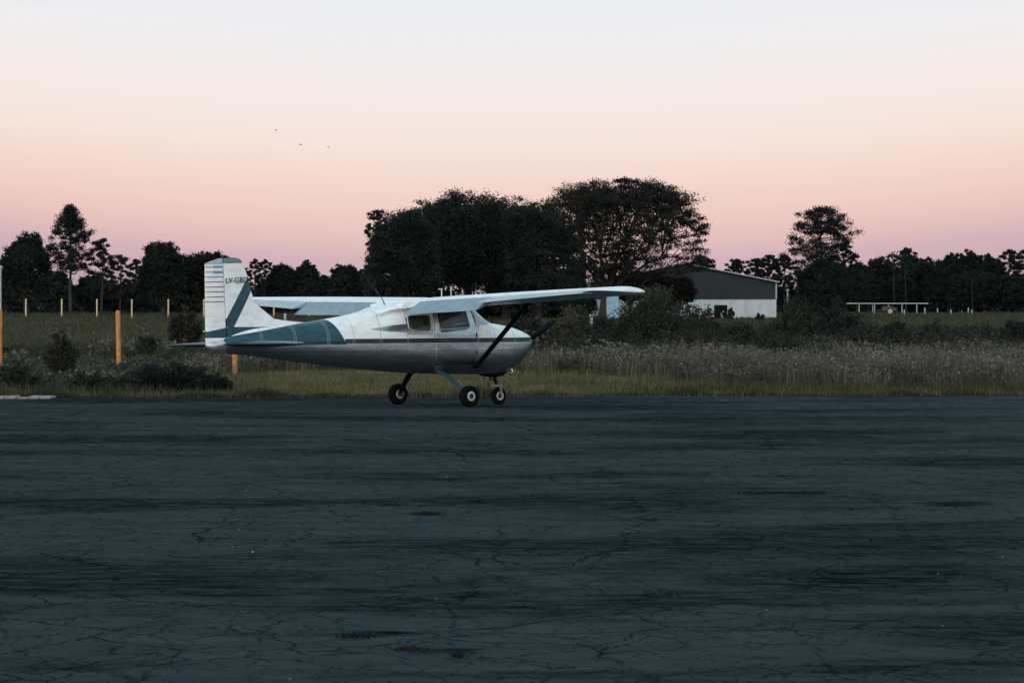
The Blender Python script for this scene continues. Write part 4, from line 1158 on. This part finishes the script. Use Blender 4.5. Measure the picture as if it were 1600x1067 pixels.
for s in (-1, 1):
    p_ = side_pane('rear_window', REAR_WIN, s, GLASS, air, -0.008)
    frame_tube('window_frame', REAR_WIN, s, FRAMEM, p_, 0.002, 0.010)
    # cabin door: a panel with its own window hole
    U = [-0.345, -0.30, 0.44, 0.565]; nb = 7
    def lerp(a, b, t): return a + (b - a) * t
    def winx(z, side_): # window edge lines
        t = (z - 1.345) / 0.355
        return lerp(-0.255, -0.30, t) if side_ == 0 else lerp(0.435, 0.375, t)
    def pt(i, j):
        # i,j in 0..3 block lines
        zl = [0.735, None, None, 1.765]
        if j in (0, 3): z = zl[j]
        else: z = (1.345, 1.70)[j - 1] if i in (0, 1) else ((1.382, 1.70)[j - 1])
        if i == 0: x = -0.345 if j else -0.32
        elif i == 3: x = 0.575 if j < 2 else (0.505 if j == 2 else 0.49)
        else: x = winx(min(max(z, 1.345), 1.70), i - 1)
        return x, z
    mb = MB()
    for i in range(3):
        for j in range(3):
            if i == 1 and j == 1: continue
            c00, c10, c01, c11 = pt(i, j), pt(i + 1, j), pt(i, j + 1), pt(i + 1, j + 1)
            G = []
            for q in range(nb + 1):
                for p2_ in range(nb + 1):
                    a, bq = p2_ / nb, q / nb
                    x = lerp(lerp(c00[0], c10[0], a), lerp(c01[0], c11[0], a), bq); z = lerp(lerp(c00[1], c10[1], a), lerp(c01[1], c11[1], a), bq)
                    G.append((x, s * (halfw(x, z) + 0.007), z))
            mb.add(G, [(q * (nb + 1) + k, q * (nb + 1) + k + 1, (q + 1) * (nb + 1) + k + 1, (q + 1) * (nb + 1) + k) for q in range(nb) for k in range(nb)])
    door = mb.build('cabin_door', SKIN, air)
    bm = bmesh.new(); bm.from_mesh(door.data); bmesh.ops.remove_doubles(bm, verts=bm.verts, dist=0.0008)
    for f in bm.faces:
        if f.normal.y * s < 0: f.normal_flip()
    bm.to_mesh(door.data); bm.free()
    so = door.modifiers.new('thickness', 'SOLIDIFY'); so.thickness = 0.012; so.offset = -1
    side_pane('door_window', DOOR_WIN, s, GLASS, door, -0.004)
    frame_tube('window_frame', DOOR_WIN, s, FRAMEM, door, 0.009, 0.011)
    mb = MB(); mb.tube([(-0.30, s * (halfw(-0.3, 1.06) + 0.035), 1.06), (-0.18, s * (halfw(-0.18, 1.06) + 0.035), 1.06)], 0.011, 6); mb.build('door_handle', ALU, door)
    mb = MB()
    for zz_ in (0.93, 1.24): mb.tube([(0.575, s * (halfw(0.575, zz_) + 0.012), zz_ - 0.035), (0.575, s * (halfw(0.575, zz_) + 0.012), zz_ + 0.035)], 0.012, 6)
    mb.build('hinge', HUBM, door)
    # outline seam round the door
    ol = rounded([(-0.355, 0.725), (0.585, 0.725), (0.515, 1.77), (-0.355, 1.77)], 0.06)
    frame_tube('door_seam', ol, s, HUBM, door, 0.000, 0.006)
    # window pillar with dark catches
    mb = MB(); mb.tube([(-0.385, s * (halfw(-0.385, 1.35) + 0.006), 1.33), (-0.385, s * (halfw(-0.385, 1.65) + 0.006), 1.66)], 0.016, 6); mb.build('door_pillar', FRAMEM, air)

# windscreen: the same loft, set a little inside the opening
mb = MB(); n = 56
sel_k = [k for k in range(n + 1) if -0.02 <= k / n <= 0.53]
rows_ = []
for x in np.linspace(0.50, 1.19, 14):
    r = ring(x, n, -0.006); rows_.append([r[k % n] for k in range(2, 27)])
mb.loft(rows_, cap=False, closed=False)
ws = mb.build('windscreen', WSGLASS, air)
bm = bmesh.new(); bm.from_mesh(ws.data)
bmesh.ops.delete(bm, geom=[f for f in bm.faces if f.calc_center_median().z < 1.40], context='FACES'); bm.to_mesh(ws.data); bm.free()
mb = MB()
for s in (-1, 1):
    P = [(x, s * (halfw(x, z) + 0.002), z) for x, z in [(0.60, 1.425), (0.86, 1.432), (1.02, 1.462)]]
    mb.tube(P, 0.012, 6)
    P = [(x, s * (halfw(x, z) + 0.002), z) for x, z in [(0.60, 1.425), (0.585, 1.55), (0.56, 1.66), (0.545, 1.735)]]
    mb.tube(P, 0.02, 6)
mb.build('windscreen_frame', FRAMEM, air)
mb = MB(); mb.tube([(1.13, 0, 1.492), (0.95, 0, 1.583), (0.80, 0, 1.698), (0.66, 0, 1.80)], 0.012, 6); mb.build('windscreen_strip', FRAMEM, air)

# cabin interior
def seat(x, y):
    mb = MB()
    mb.box((x - 0.05, y - 0.2, 0.80), (x + 0.42, y + 0.2, 0.96))
    st_ = MB()
    for q in (0,):
        rr = []
        for t, hw_, th in ((0, 0.20, 0.07), (0.3, 0.21, 0.075), (0.6, 0.20, 0.07), (0.85, 0.16, 0.06), (1.0, 0.09, 0.035)):
            cx = x - 0.02 - 0.20 * t; cz = 0.93 + 0.74 * t
            rr.append([(cx + th * math.cos(a), y + hw_ * spow(math.sin(a), 0.6), cz) for a in [2 * math.pi * k / 16 for k in range(16)]])
        mb.loft(rr)
    return mb.build('seat', SEATM, air, bevel=0)
for y in (-0.25, 0.25):
    seat(0.30, y); seat(-0.66, y)
mb = MB(); mb.box((0.72, -0.40, 1.02), (0.92, 0.40, 1.40)); mb.build('instrument_panel', DARKP, air, smooth=False, bevel=0.03)
for y in (-0.22, 0.22):
    mb = MB(); mb.tube([(0.72, y, 1.22), (0.52, y, 1.24)], 0.012, 6)
    P = [(0.52, y + 0.13 * math.cos(a), 1.24 + 0.08 * math.sin(a)) for a in [math.pi * k / 8 for k in range(9)]]
    mb.tube(P, 0.013, 6); mb.build('control_yoke', HUBM, air)
mb = MB(); mb.box((-0.95, -0.36, 0.76), (0.75, 0.36, 0.785)); mb.build('cabin_floor', LINER, air, smooth=False)

# tiny lettering on the stripe below the door window
def lettering(txt, name, mat, parent, size, origin, xdir, normal_y, shear=0.0, space=1.0, extr=0.0015):
    cu = bpy.data.curves.new('txt', 'FONT'); cu.body = txt; cu.size = size; cu.extrude = extr; cu.space_character = space; cu.shear = shear; cu.offset = size * 0.008
    o = bpy.data.objects.new('txt', cu); COL.objects.link(o); bpy.context.view_layer.update()
    me = bpy.data.meshes.new_from_object(o.evaluated_get(bpy.context.evaluated_depsgraph_get()))
    bpy.data.objects.remove(o)
    X = Vector(xdir).normalized(); Nn = Vector((0, normal_y, 0)); Up = Nn.cross(X)
    if Up.z < 0: Up = -Up
    for v in me.vertices:
        v.co = Vector(origin) + X * v.co.x + Up * v.co.y + Nn * v.co.z
    me.materials.clear(); me.materials.append(mat); me.name = name
    return link(bpy.data.objects.new(name, me), parent)
LETP = flat_mat('faded_letter_paint', (0.10, 0.15, 0.18), 0.5)
LETD = flat_mat('black_letter_paint', (0.035, 0.045, 0.052), 0.5)
for s in (-1, 1):
    lettering('CESSNA  172', 'model_lettering', LETP, air, 0.062, (-0.30 if s < 0 else 0.42, s * (halfw(0, 1.15) + 0.011), 1.138), (-s, 0, 0) if s > 0 else (1, 0, 0), s, space=1.35)

# ---- wings
def foil(c, x0, x1, n=18, t=0.12):
    """closed section between two chord fractions, NACA 2412: list of (distance behind LE, height)"""
    xx = x0 + (x1 - x0) * (1 - np.cos(np.linspace(0, np.pi, n))) / 2 if x0 == 0 else np.linspace(x0, x1, n)
    yt = 5 * t * (0.2969 * np.sqrt(xx) - 0.126 * xx - 0.3516 * xx**2 + 0.2843 * xx**3 - 0.1015 * xx**4)
    yc = np.where(xx < 0.4, 0.02 / 0.16 * (0.8 * xx - xx**2), 0.02 / 0.36 * (0.2 + 0.8 * xx - xx**2))
    up = [(a * c, (b1 + d) * c) for a, b1, d in zip(xx, yc, yt)]
    lo = [(a * c, (b1 - d) * c) for a, b1, d in zip(xx, yc, yt)]
    return up + lo[::-1][(0 if x1 < 1 else 0):(len(lo) if x0 > 0 else len(lo) - 1)]

DIH = math.tan(R(1.25))
def wing_at(v):
    """LE x, chord, LE height, incidence"""
    a = abs(v)
    if a <= 2.65: le, c, inc = 0.50, 1.63, 1.3
    else:
        t = (a - 2.65) / (5.30 - 2.65); le = 0.50 - 0.13 * t; c = 1.63 - 0.50 * t; inc = 1.3 - 2.8 * t
    return le, c, 1.805 + a * DIH, R(inc)

def wring(v, x0, x1, n=18, scale=1.0, rot=0.0, hinge=0.73, aft=0.0):
    le, c, z, inc = wing_at(v)
    P = []
    for d, h in foil(c, x0, x1, n):
        h *= scale
        if rot:
            hx, hz = hinge * c, -0.015
            dx, dz_ = d - hx, h - hz
            d = hx + aft + dx * math.cos(rot) + dz_ * math.sin(rot); h = hz - 0.012 - dx * math.sin(rot) + dz_ * math.cos(rot)
        P.append((le - d * math.cos(inc) + h * math.sin(inc) * 0, v, z + h - d * math.sin(inc)))
    return P

for s in (-1, 1):
    mb = MB()
    def seg(va, vb, x1, k=3): mb.loft([wring(s * v, 0, x1) for v in np.linspace(va, vb, k)])
    seg(0.30, 0.48, 0.93); seg(0.48, 2.66, 0.735, 4); seg(2.66, 5.06, 0.76, 6); seg(5.06, 5.28, 1.0)
    wg = mb.build('wing', WINGM, air, angle=35)
    # rounded tip
    mb = MB(); rr = []
    for q in np.linspace(0, 1, 9):
        v = 5.28 + 0.20 * math.sin(q * math.pi / 2); k = max(0.10, math.cos(q * math.pi / 2)); le, c, z, inc = wing_at(5.28)
        cc = c * (0.52 + 0.48 * k)
        rr.append([(le - 0.30 * c * (1 - (0.52 + 0.48 * k)) * 1.3 - d * math.cos(inc), s * v, 1.805 + v * DIH + h * max(0.25, k) - d * math.sin(inc)) for d, h in foil(cc, 0, 1.0)])
    mb.loft(rr); mb.build('wing_tip', WINGM, wg)
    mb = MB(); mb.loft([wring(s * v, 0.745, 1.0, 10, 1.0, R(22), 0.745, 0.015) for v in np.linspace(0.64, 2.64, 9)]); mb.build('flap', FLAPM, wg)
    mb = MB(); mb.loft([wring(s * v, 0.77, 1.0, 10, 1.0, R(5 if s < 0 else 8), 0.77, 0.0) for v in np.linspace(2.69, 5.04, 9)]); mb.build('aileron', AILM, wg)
    # lift strut, streamlined section
    le, c, z, inc = wing_at(2.60)
    a = Vector((0.60, s * 0.50, 0.70)); e = Vector((0.10, s * 2.60, z - 0.055))
    mb = MB(); mb.tube([a, a.lerp(e, 0.05), a.lerp(e, 0.5), a.lerp(e, 0.95), e], [0.05, 0.062, 0.062, 0.06, 0.05], 14, 0.42, (1, 0, 0)); mb.build('wing_strut', DARKP, air)
    mb = MB(); mb.tube([a + Vector((0, -s * 0.03, -0.01)), a + (e - a).normalized() * 0.10], 0.07, 10, 0.6, (1, 0, 0)); mb.build('strut_fairing', DARKP, air)
# ---- tail
def plate_ring(pts, th):
    return [(x, th, z) for x, z in pts], [(x, -th, z) for x, z in pts]

FIN = [(-4.470, 1.18), (-4.505, 1.90), (-4.530, 2.505), (-4.110, 2.505), (-4.075, 2.43), (-4.015, 2.306), (-3.965, 2.12), (-3.921, 1.985), (-3.860, 1.83), (-3.770, 1.70),
       (-3.650, 1.61), (-3.46, 1.555), (-3.20, 1.522), (-2.72, 1.485), (-2.68, 1.46), (-3.3, 1.40), (-3.9, 1.30)]
FINB = [('teal', [(-4.57, 1.435), (-4.345, 1.40), (-3.88, 2.13), (-4.00, 2.30)]),
        ('teal', [(-4.50, 1.235), (-2.85, 1.462), (-2.85, 1.505), (-4.40, 1.420), (-4.50, 1.42)])]
FINM = livery('fin_skin', FINB, 'white')
def thick_at(x, z):
    # symmetric section: fat in the middle of the chord, thin at both edges
    zs = [1.18, 1.5, 1.9, 2.5]; le = np.interp(z, [1.30, 1.46, 1.522, 1.61, 1.83, 2.12, 2.43, 2.52], [-3.6, -2.7, -3.2, -3.65, -3.86, -3.965, -4.075, -4.10])
    te = np.interp(z, [1.18, 2.5], [-4.47, -4.53])
    t = min(1, max(0, (x - te) / (le - te + 1e-6)))
    base = np.interp(z, [1.2, 2.5], [0.055, 0.038])
    return base * max(0.06, (1 - t ** 2.2)) ** 0.6
def fin_solid(poly, name, mat, parent, tf, n_ins=3):
    bm = bmesh.new()
    vs = [bm.verts.new((x, 0, z)) for x, z in poly]
    bm.faces.new(vs)
    bmesh.ops.triangulate(bm, faces=bm.faces)
    bmesh.ops.subdivide_edges(bm, edges=bm.edges, cuts=5, use_grid_fill=True)
    bmesh.ops.triangulate(bm, faces=bm.faces)
    ext = bmesh.ops.extrude_face_region(bm, geom=list(bm.faces))
    top = {g for g in ext['geom'] if isinstance(g, bmesh.types.BMVert)}
    for v in bm.verts:
        v.co.y = tf(v.co.x, v.co.z) * (1 if v in top else -1)
    bmesh.ops.recalc_face_normals(bm, faces=bm.faces)
    me = bpy.data.meshes.new(name); bm.to_mesh(me); bm.free()
    me.shade_smooth(); me.set_sharp_from_angle(angle=R(50)); me.materials.append(mat)
    return link(bpy.data.objects.new(name, me), parent)
fin = fin_solid(FIN, 'tail_fin', FINM, air, thick_at)
CAPM = flat_mat('teal_grey_cap', (0.11, 0.19, 0.24), 0.45, var=0.15)
cap = fin_solid([(-4.515, 2.512), (-4.118, 2.512), (-4.135, 2.545), (-4.19, 2.588), (-4.29, 2.606), (-4.40, 2.60), (-4.515, 2.585)], 'fin_cap', CAPM, fin, lambda x, z: 0.034 * max(0.12, 1 - ((x + 4.33) / 0.22) ** 2) ** 0.5 * (1 if z < 2.57 else 0.6))
# rudder with pressed ridges
RUDM = livery('rudder_skin', [('teal', [(-4.95, 1.235), (-4.45, 1.235), (-4.45, 1.415), (-4.95, 1.325)])], 'white', seam_shade_k=0.8, rows=[1.43 + 0.0845 * k - 0.008 for k in range(5, 13)])  # rows paint the groove shadows in as dark lines
mb = MB(); rr = []
def rud_ring(z, dep, tilt=0.03):
    hx = np.interp(z, [1.18, 2.5], [-4.478, -4.540]) - 0.006; tx = np.interp(z, [1.10, 1.16, 2.56], [-4.86, -4.893, -4.893])
    P = []
    for t, th in ((0, 0.036), (0.05, 0.040), (0.35, 0.032), (0.7, 0.02), (0.97, 0.007), (1.0, 0.004)):
        x = hx + (tx - hx) * t; P.append((x, -max(0.002, th - dep * (1 if 0.02 < t < 0.98 else 0)), z + (x - hx) * (-tilt) * -1))
    return P + [(x, -y, z) for x, y, z in P[::-1]]
zs = [1.10, 1.16]
z = 1.43
rr = [rud_ring(1.145, 0), rud_ring(1.23, 0)]
k = 0
while z < 2.50:
    dp = 0.028 if z > 1.85 else 0.006
    wd_ = 0.012 if z > 1.85 else 0.006
    rr += [rud_ring(z - wd_, 0), rud_ring(z, dp), rud_ring(z + wd_, 0)]
    z += 0.0845
rr.append(rud_ring(2.49, 0))
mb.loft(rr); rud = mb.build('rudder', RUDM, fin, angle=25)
mb = MB()
tp = [(-4.548, 2.497), (-4.548, 2.592), (-4.62, 2.578), (-4.75, 2.545), (-4.893, 2.498), (-4.893, 2.478)]
LIGHTC = flat_mat('pale_blue_cap', (0.40, 0.48, 0.54), 0.4, var=0.15)
mb.loft([[(x, y * (0.004 + 0.030 * min(1, (x + 4.9) / 0.3)), z) for x, z in tp] for y in (-1, 1)]); mb.build('rudder_cap', LIGHTC, fin, angle=30)
# national flag painted on the rudder (three bands) and black registration
FBL = flat_mat('flag_blue', (0.12, 0.28, 0.42), 0.45, var=0.1)
for s in (-1, 1):
    for z0, z1, mt in ((2.335, 2.375, FBL), (2.375, 2.425, PAINTW), (2.425, 2.465, FBL)):
        mb = MB(); mb.add([(x, s * y, z) for x, y, z in [(-4.735, 0.0345, z0), (-4.550, 0.0435, z0), (-4.550, 0.0435, z1 - 0.001), (-4.735, 0.0345, z1 - 0.001)]], [(0, 1, 2, 3)])
        o = mb.build('flag_band', mt, fin, smooth=False); so = o.modifiers.new('t', 'SOLIDIFY'); so.thickness = 0.002; so.offset = 0
    lettering('LV-GBD', 'registration_lettering', LETD, fin, 0.138, ((-4.502 if s < 0 else -4.03), s * 0.058, 2.165), (1, 0, 0.035) if s < 0 else (-1, 0, -0.035), s, space=0.98)
mb = MB(); mb.tube([(-4.89, 0, 1.345), (-4.94, 0, 1.345)], [0.022, 0.012], 8); mb.build('tail_light', ALU, fin)
# crumpled bare tail cone below the rudder
mb = MB(); mb.loft([[(x, y * ww, zc + h * zz_) for y, zz_ in [(math.cos(a), math.sin(a)) for a in [2 * math.pi * q / 20 for q in range(20)]]] for x, ww, zc, h in
                    ((-4.50, 0.075, 1.09, 0.135), (-4.62, 0.062, 1.09, 0.115), (-4.74, 0.045, 1.095, 0.09), (-4.84, 0.024, 1.105, 0.06), (-4.885, 0.008, 1.115, 0.03))])
mb.build('tail_cone', ALU, air)

ELEVM = flat_mat('elevator_painted_shade', (0.015, 0.028, 0.035), 0.5, var=0.2, spec=0.25)  # shade of the underside put into the elevator's colour
STABM = flat_mat('stabiliser_paint', (0.08, 0.125, 0.15), 0.38, 0.3, var=0.2, scale=4)
for s in (-1, 1):
    mb = MB(); rr = []
    for v, le, te, th in ((0.06, -3.62, -4.36, 0.062), (0.5, -3.70, -4.38, 0.056), (1.1, -3.83, -4.40, 0.046), (1.5, -3.93, -4.41, 0.036), (1.64, -4.01, -4.41, 0.026), (1.71, -4.15, -4.40, 0.010)):
        c = le - te
        rr.append([(le - d * c, s * v, 1.125 + h * th) for d, h in [(0, 0), (0.03, 0.45), (0.12, 0.8), (0.35, 1.0), (0.7, 0.85), (1.0, 0.62), (1.0, -0.62), (0.7, -0.85), (0.35, -1), (0.12, -0.8), (0.03, -0.45)]])
    mb.loft(rr); stb = mb.build('stabiliser', STABM, air)
    mb = MB(); rr = []
    for v, le, te, th in ((0.16, -4.372, -4.66, 0.040), (0.7, -4.398, -4.70, 0.034), (1.3, -4.418, -4.68, 0.027), (1.6, -4.424, -4.60, 0.018), (1.70, -4.424, -4.50, 0.008)):
        c = le - te
        rr.append([(le - d * c, s * v, 1.125 + h * th) for d, h in [(0, 0.9), (0.3, 0.8), (0.7, 0.4), (1, 0.06), (1, -0.06), (0.7, -0.4), (0.3, -0.8), (0, -0.9)]])
    mb.loft(rr); mb.build('elevator', ELEVM, stb)

# ---- undercarriage
sroll = math.sin(R(1.0))
def wheel(x, y, r, wdt, name, rr_, disc=True):
    zc = r + y * sroll                     # tyres stand on the level tarmac
    root_ = MB(); prof = []
    h = wdt / 2
    root_.lathe([(-h * 0.55, rr_ * 1.05), (-h * 0.8, rr_ * 1.25), (-h, r * 0.72), (-h * 0.9, r * 0.9), (-h * 0.55, r * 0.985), (-h * 0.2, r), (h * 0.2, r), (h * 0.55, r * 0.985), (h * 0.9, r * 0.9), (h, r * 0.72), (h * 0.8, rr_ * 1.25), (h * 0.55, rr_ * 1.05)], (x, y, zc), 36)
    ty = root_.build(name, RUBBER, air)
    mb = MB(); mb.lathe([(-h * 0.5, rr_ * 0.64), (-h * 0.86, rr_ * 0.70), (-h * 0.90, rr_ * 1.0), (-h * 0.82, rr_ * 1.22), (-h * 0.4, rr_ * 1.2), (h * 0.4, rr_ * 1.2), (h * 0.82, rr_ * 1.22), (h * 0.90, rr_ * 1.0), (h * 0.86, rr_ * 0.70), (h * 0.5, rr_ * 0.64)], (x, y, zc), 28)
    mb.build('rim', RIMM, ty)
    mb = MB(); mb.lathe([(-h * 0.78, 0.0015), (-h * 0.78, rr_ * 0.72), (h * 0.78, rr_ * 0.72), (h * 0.78, 0.0015)], (x, y, zc), 20)
    for a in range(6): 
        t = a * math.pi / 3; mb.tube([(x + rr_ * 0.42 * math.cos(t), y - h * 0.9, zc + rr_ * 0.42 * math.sin(t)), (x + rr_ * 0.42 * math.cos(t), y + h * 0.9, zc + rr_ * 0.42 * math.sin(t))], rr_ * 0.08, 6)
    mb.build('hub', HUBM, ty)
    return zc
for s in (-1, 1):
    zc = wheel(0.0, s * 1.03, 0.19, 0.155, 'main_wheel', 0.070)
    mb = MB()
    mb.tube([(-0.16, s * 0.34, 0.62), (-0.13, s * 0.52, 0.555), (-0.07, s * 0.74, 0.40), (-0.01, s * 0.92, 0.255), (0.0, s * 0.955, zc + 0.01)], [0.075, 0.072, 0.060, 0.048, 0.04], 12, 0.34, (1, 0, 0))
    g_ = mb.build('gear_leg', GEARM if s < 0 else DARKP, air)  # far leg's shade is put in as black, near leg stays teal
    mb = MB(); mb.tube([(0, s * 0.93, zc), (0, s * 0.99, zc)], [0.05, 0.05], 12); mb.build('brake', HUBM, g_)
zc = wheel(1.49, 0, 0.155, 0.115, 'nose_wheel', 0.066)
mb = MB(); mb.tube([(1.36, 0, 0.64), (1.44, 0, 0.37), (1.455, 0, 0.33)], [0.036, 0.034, 0.030], 12); ng = mb.build('nose_leg', DARKP, air)
mb = MB(); mb.box((1.40, -0.095, 0.325), (1.51, 0.095, 0.362))
for s in (-1, 1): mb.tube([(1.455, s * 0.088, 0.345), (1.485, s * 0.088, 0.22), (1.49, s * 0.088, zc)], [0.022, 0.02, 0.026], 8)
mb.build('fork', FORKM, ng, bevel=0)
mb = MB(); mb.tube([(1.30, 0, 0.46), (1.24, 0, 0.37), (1.27, 0, 0.34)], [0.016, 0.014, 0.012], 8); mb.tube([(1.44, 0, 0.42), (1.30, 0, 0.46), (1.28, 0, 0.60)], 0.014, 8); mb.build('torque_link', DARKP, ng)
mb = MB(); mb.tube([(1.56, -0.24, 0.67), (1.60, -0.25, 0.58), (1.57, -0.255, 0.545)], [0.035, 0.034, 0.034], 12); mb.build('exhaust_pipe', ALU, air)
mb = MB(); rr = []
for x, zc_, w_, h_ in ((1.02, 0.565, 0.05, 0.012), (1.15, 0.548, 0.13, 0.035), (1.35, 0.54, 0.17, 0.05), (1.50, 0.55, 0.16, 0.05), (1.60, 0.585, 0.12, 0.03)):
    rr.append([(x, w_ * math.cos(a), zc_ + h_ * math.sin(a)) for a in [2 * math.pi * q / 16 for q in range(16)]])
mb.loft(rr); mb.build('cowl_outlet', DARKP, air)

# ---- propeller at rest, near blade up
px0, pz0 = 2.12, 1.115
mb = MB(); mb.loft([[(px0 + dx, r_ * math.cos(a), pz0 + r_ * math.sin(a)) for a in [2 * math.pi * q / 20 for q in range(20)]] for dx, r_ in ((-0.045, 0.12), (0.02, 0.12), (0.10, 0.10), (0.18, 0.06), (0.215, 0.02))])
spn = mb.build('spinner', DARKP, air)
mb = MB(); mb.loft([[(2.068, 0.20 * math.cos(a) * 1.0, 1.115 + 0.085 * math.sin(a)) for a in [2 * math.pi * q / 20 for q in range(20)]], [(2.078, 0.20 * math.cos(a), 1.115 + 0.085 * math.sin(a)) for a in [2 * math.pi * q / 20 for q in range(20)]]]); mb.build('cowl_intake', DARKP, air)
ang = R(25)
for k in (0, 1):
    dirv = Vector((0, -math.cos(ang), math.sin(ang))) * (1 if k == 0 else -1)
    tang = Vector((1, 0, 0)).cross(dirv)
    mb = MB(); rr = []
    for t, cw, th, pit in ((0.08, 0.05, 0.04, 60), (0.2, 0.075, 0.026, 45), (0.45, 0.10, 0.017, 27), (0.7, 0.095, 0.012, 19), (0.86, 0.07, 0.008, 15), (0.905, 0.03, 0.005, 14)):
        p0 = Vector((px0 + 0.02, 0, pz0)) + dirv * t
        cdir = tang * math.cos(R(pit)) + Vector((1, 0, 0)) * math.sin(R(pit)); nd = cdir.cross(dirv)
        rr.append([tuple(p0 + cdir * (cw * math.cos(a)) * 0.62 + nd * (th * math.sin(a))) for a in [2 * math.pi * q / 12 for q in range(12)]])
    mb.loft(rr); mb.build('propeller_blade', DARKP, spn)

# ---- aerials
mb = MB(); mb.tube([(-1.02, 0.05, 1.80), (-1.09, 0.05, 1.92), (-1.38, 0.05, 2.22)], [0.012, 0.007, 0.004], 6); mb.build('whip_aerial', LETD, air)
mb = MB(); mb.tube([(-0.02, -0.30, 1.89), (-0.02, -0.30, 2.08)], [0.010, 0.007], 8); mb.tube([(-0.09, -0.30, 2.065), (0.0, -0.30, 2.065)], 0.009, 6); mb.build('rod_aerial', FRAMEM, air)
mb = MB(); mb.tube([(0.24, -0.24, 1.88), (0.24, -0.24, 2.08)], [0.007, 0.006], 8); mb.tube([(0.24, -0.24, 2.06), (0.24, -0.24, 2.11)], [0.010, 0.012], 8); mb.build('rod_aerial', FRAMEM, air)
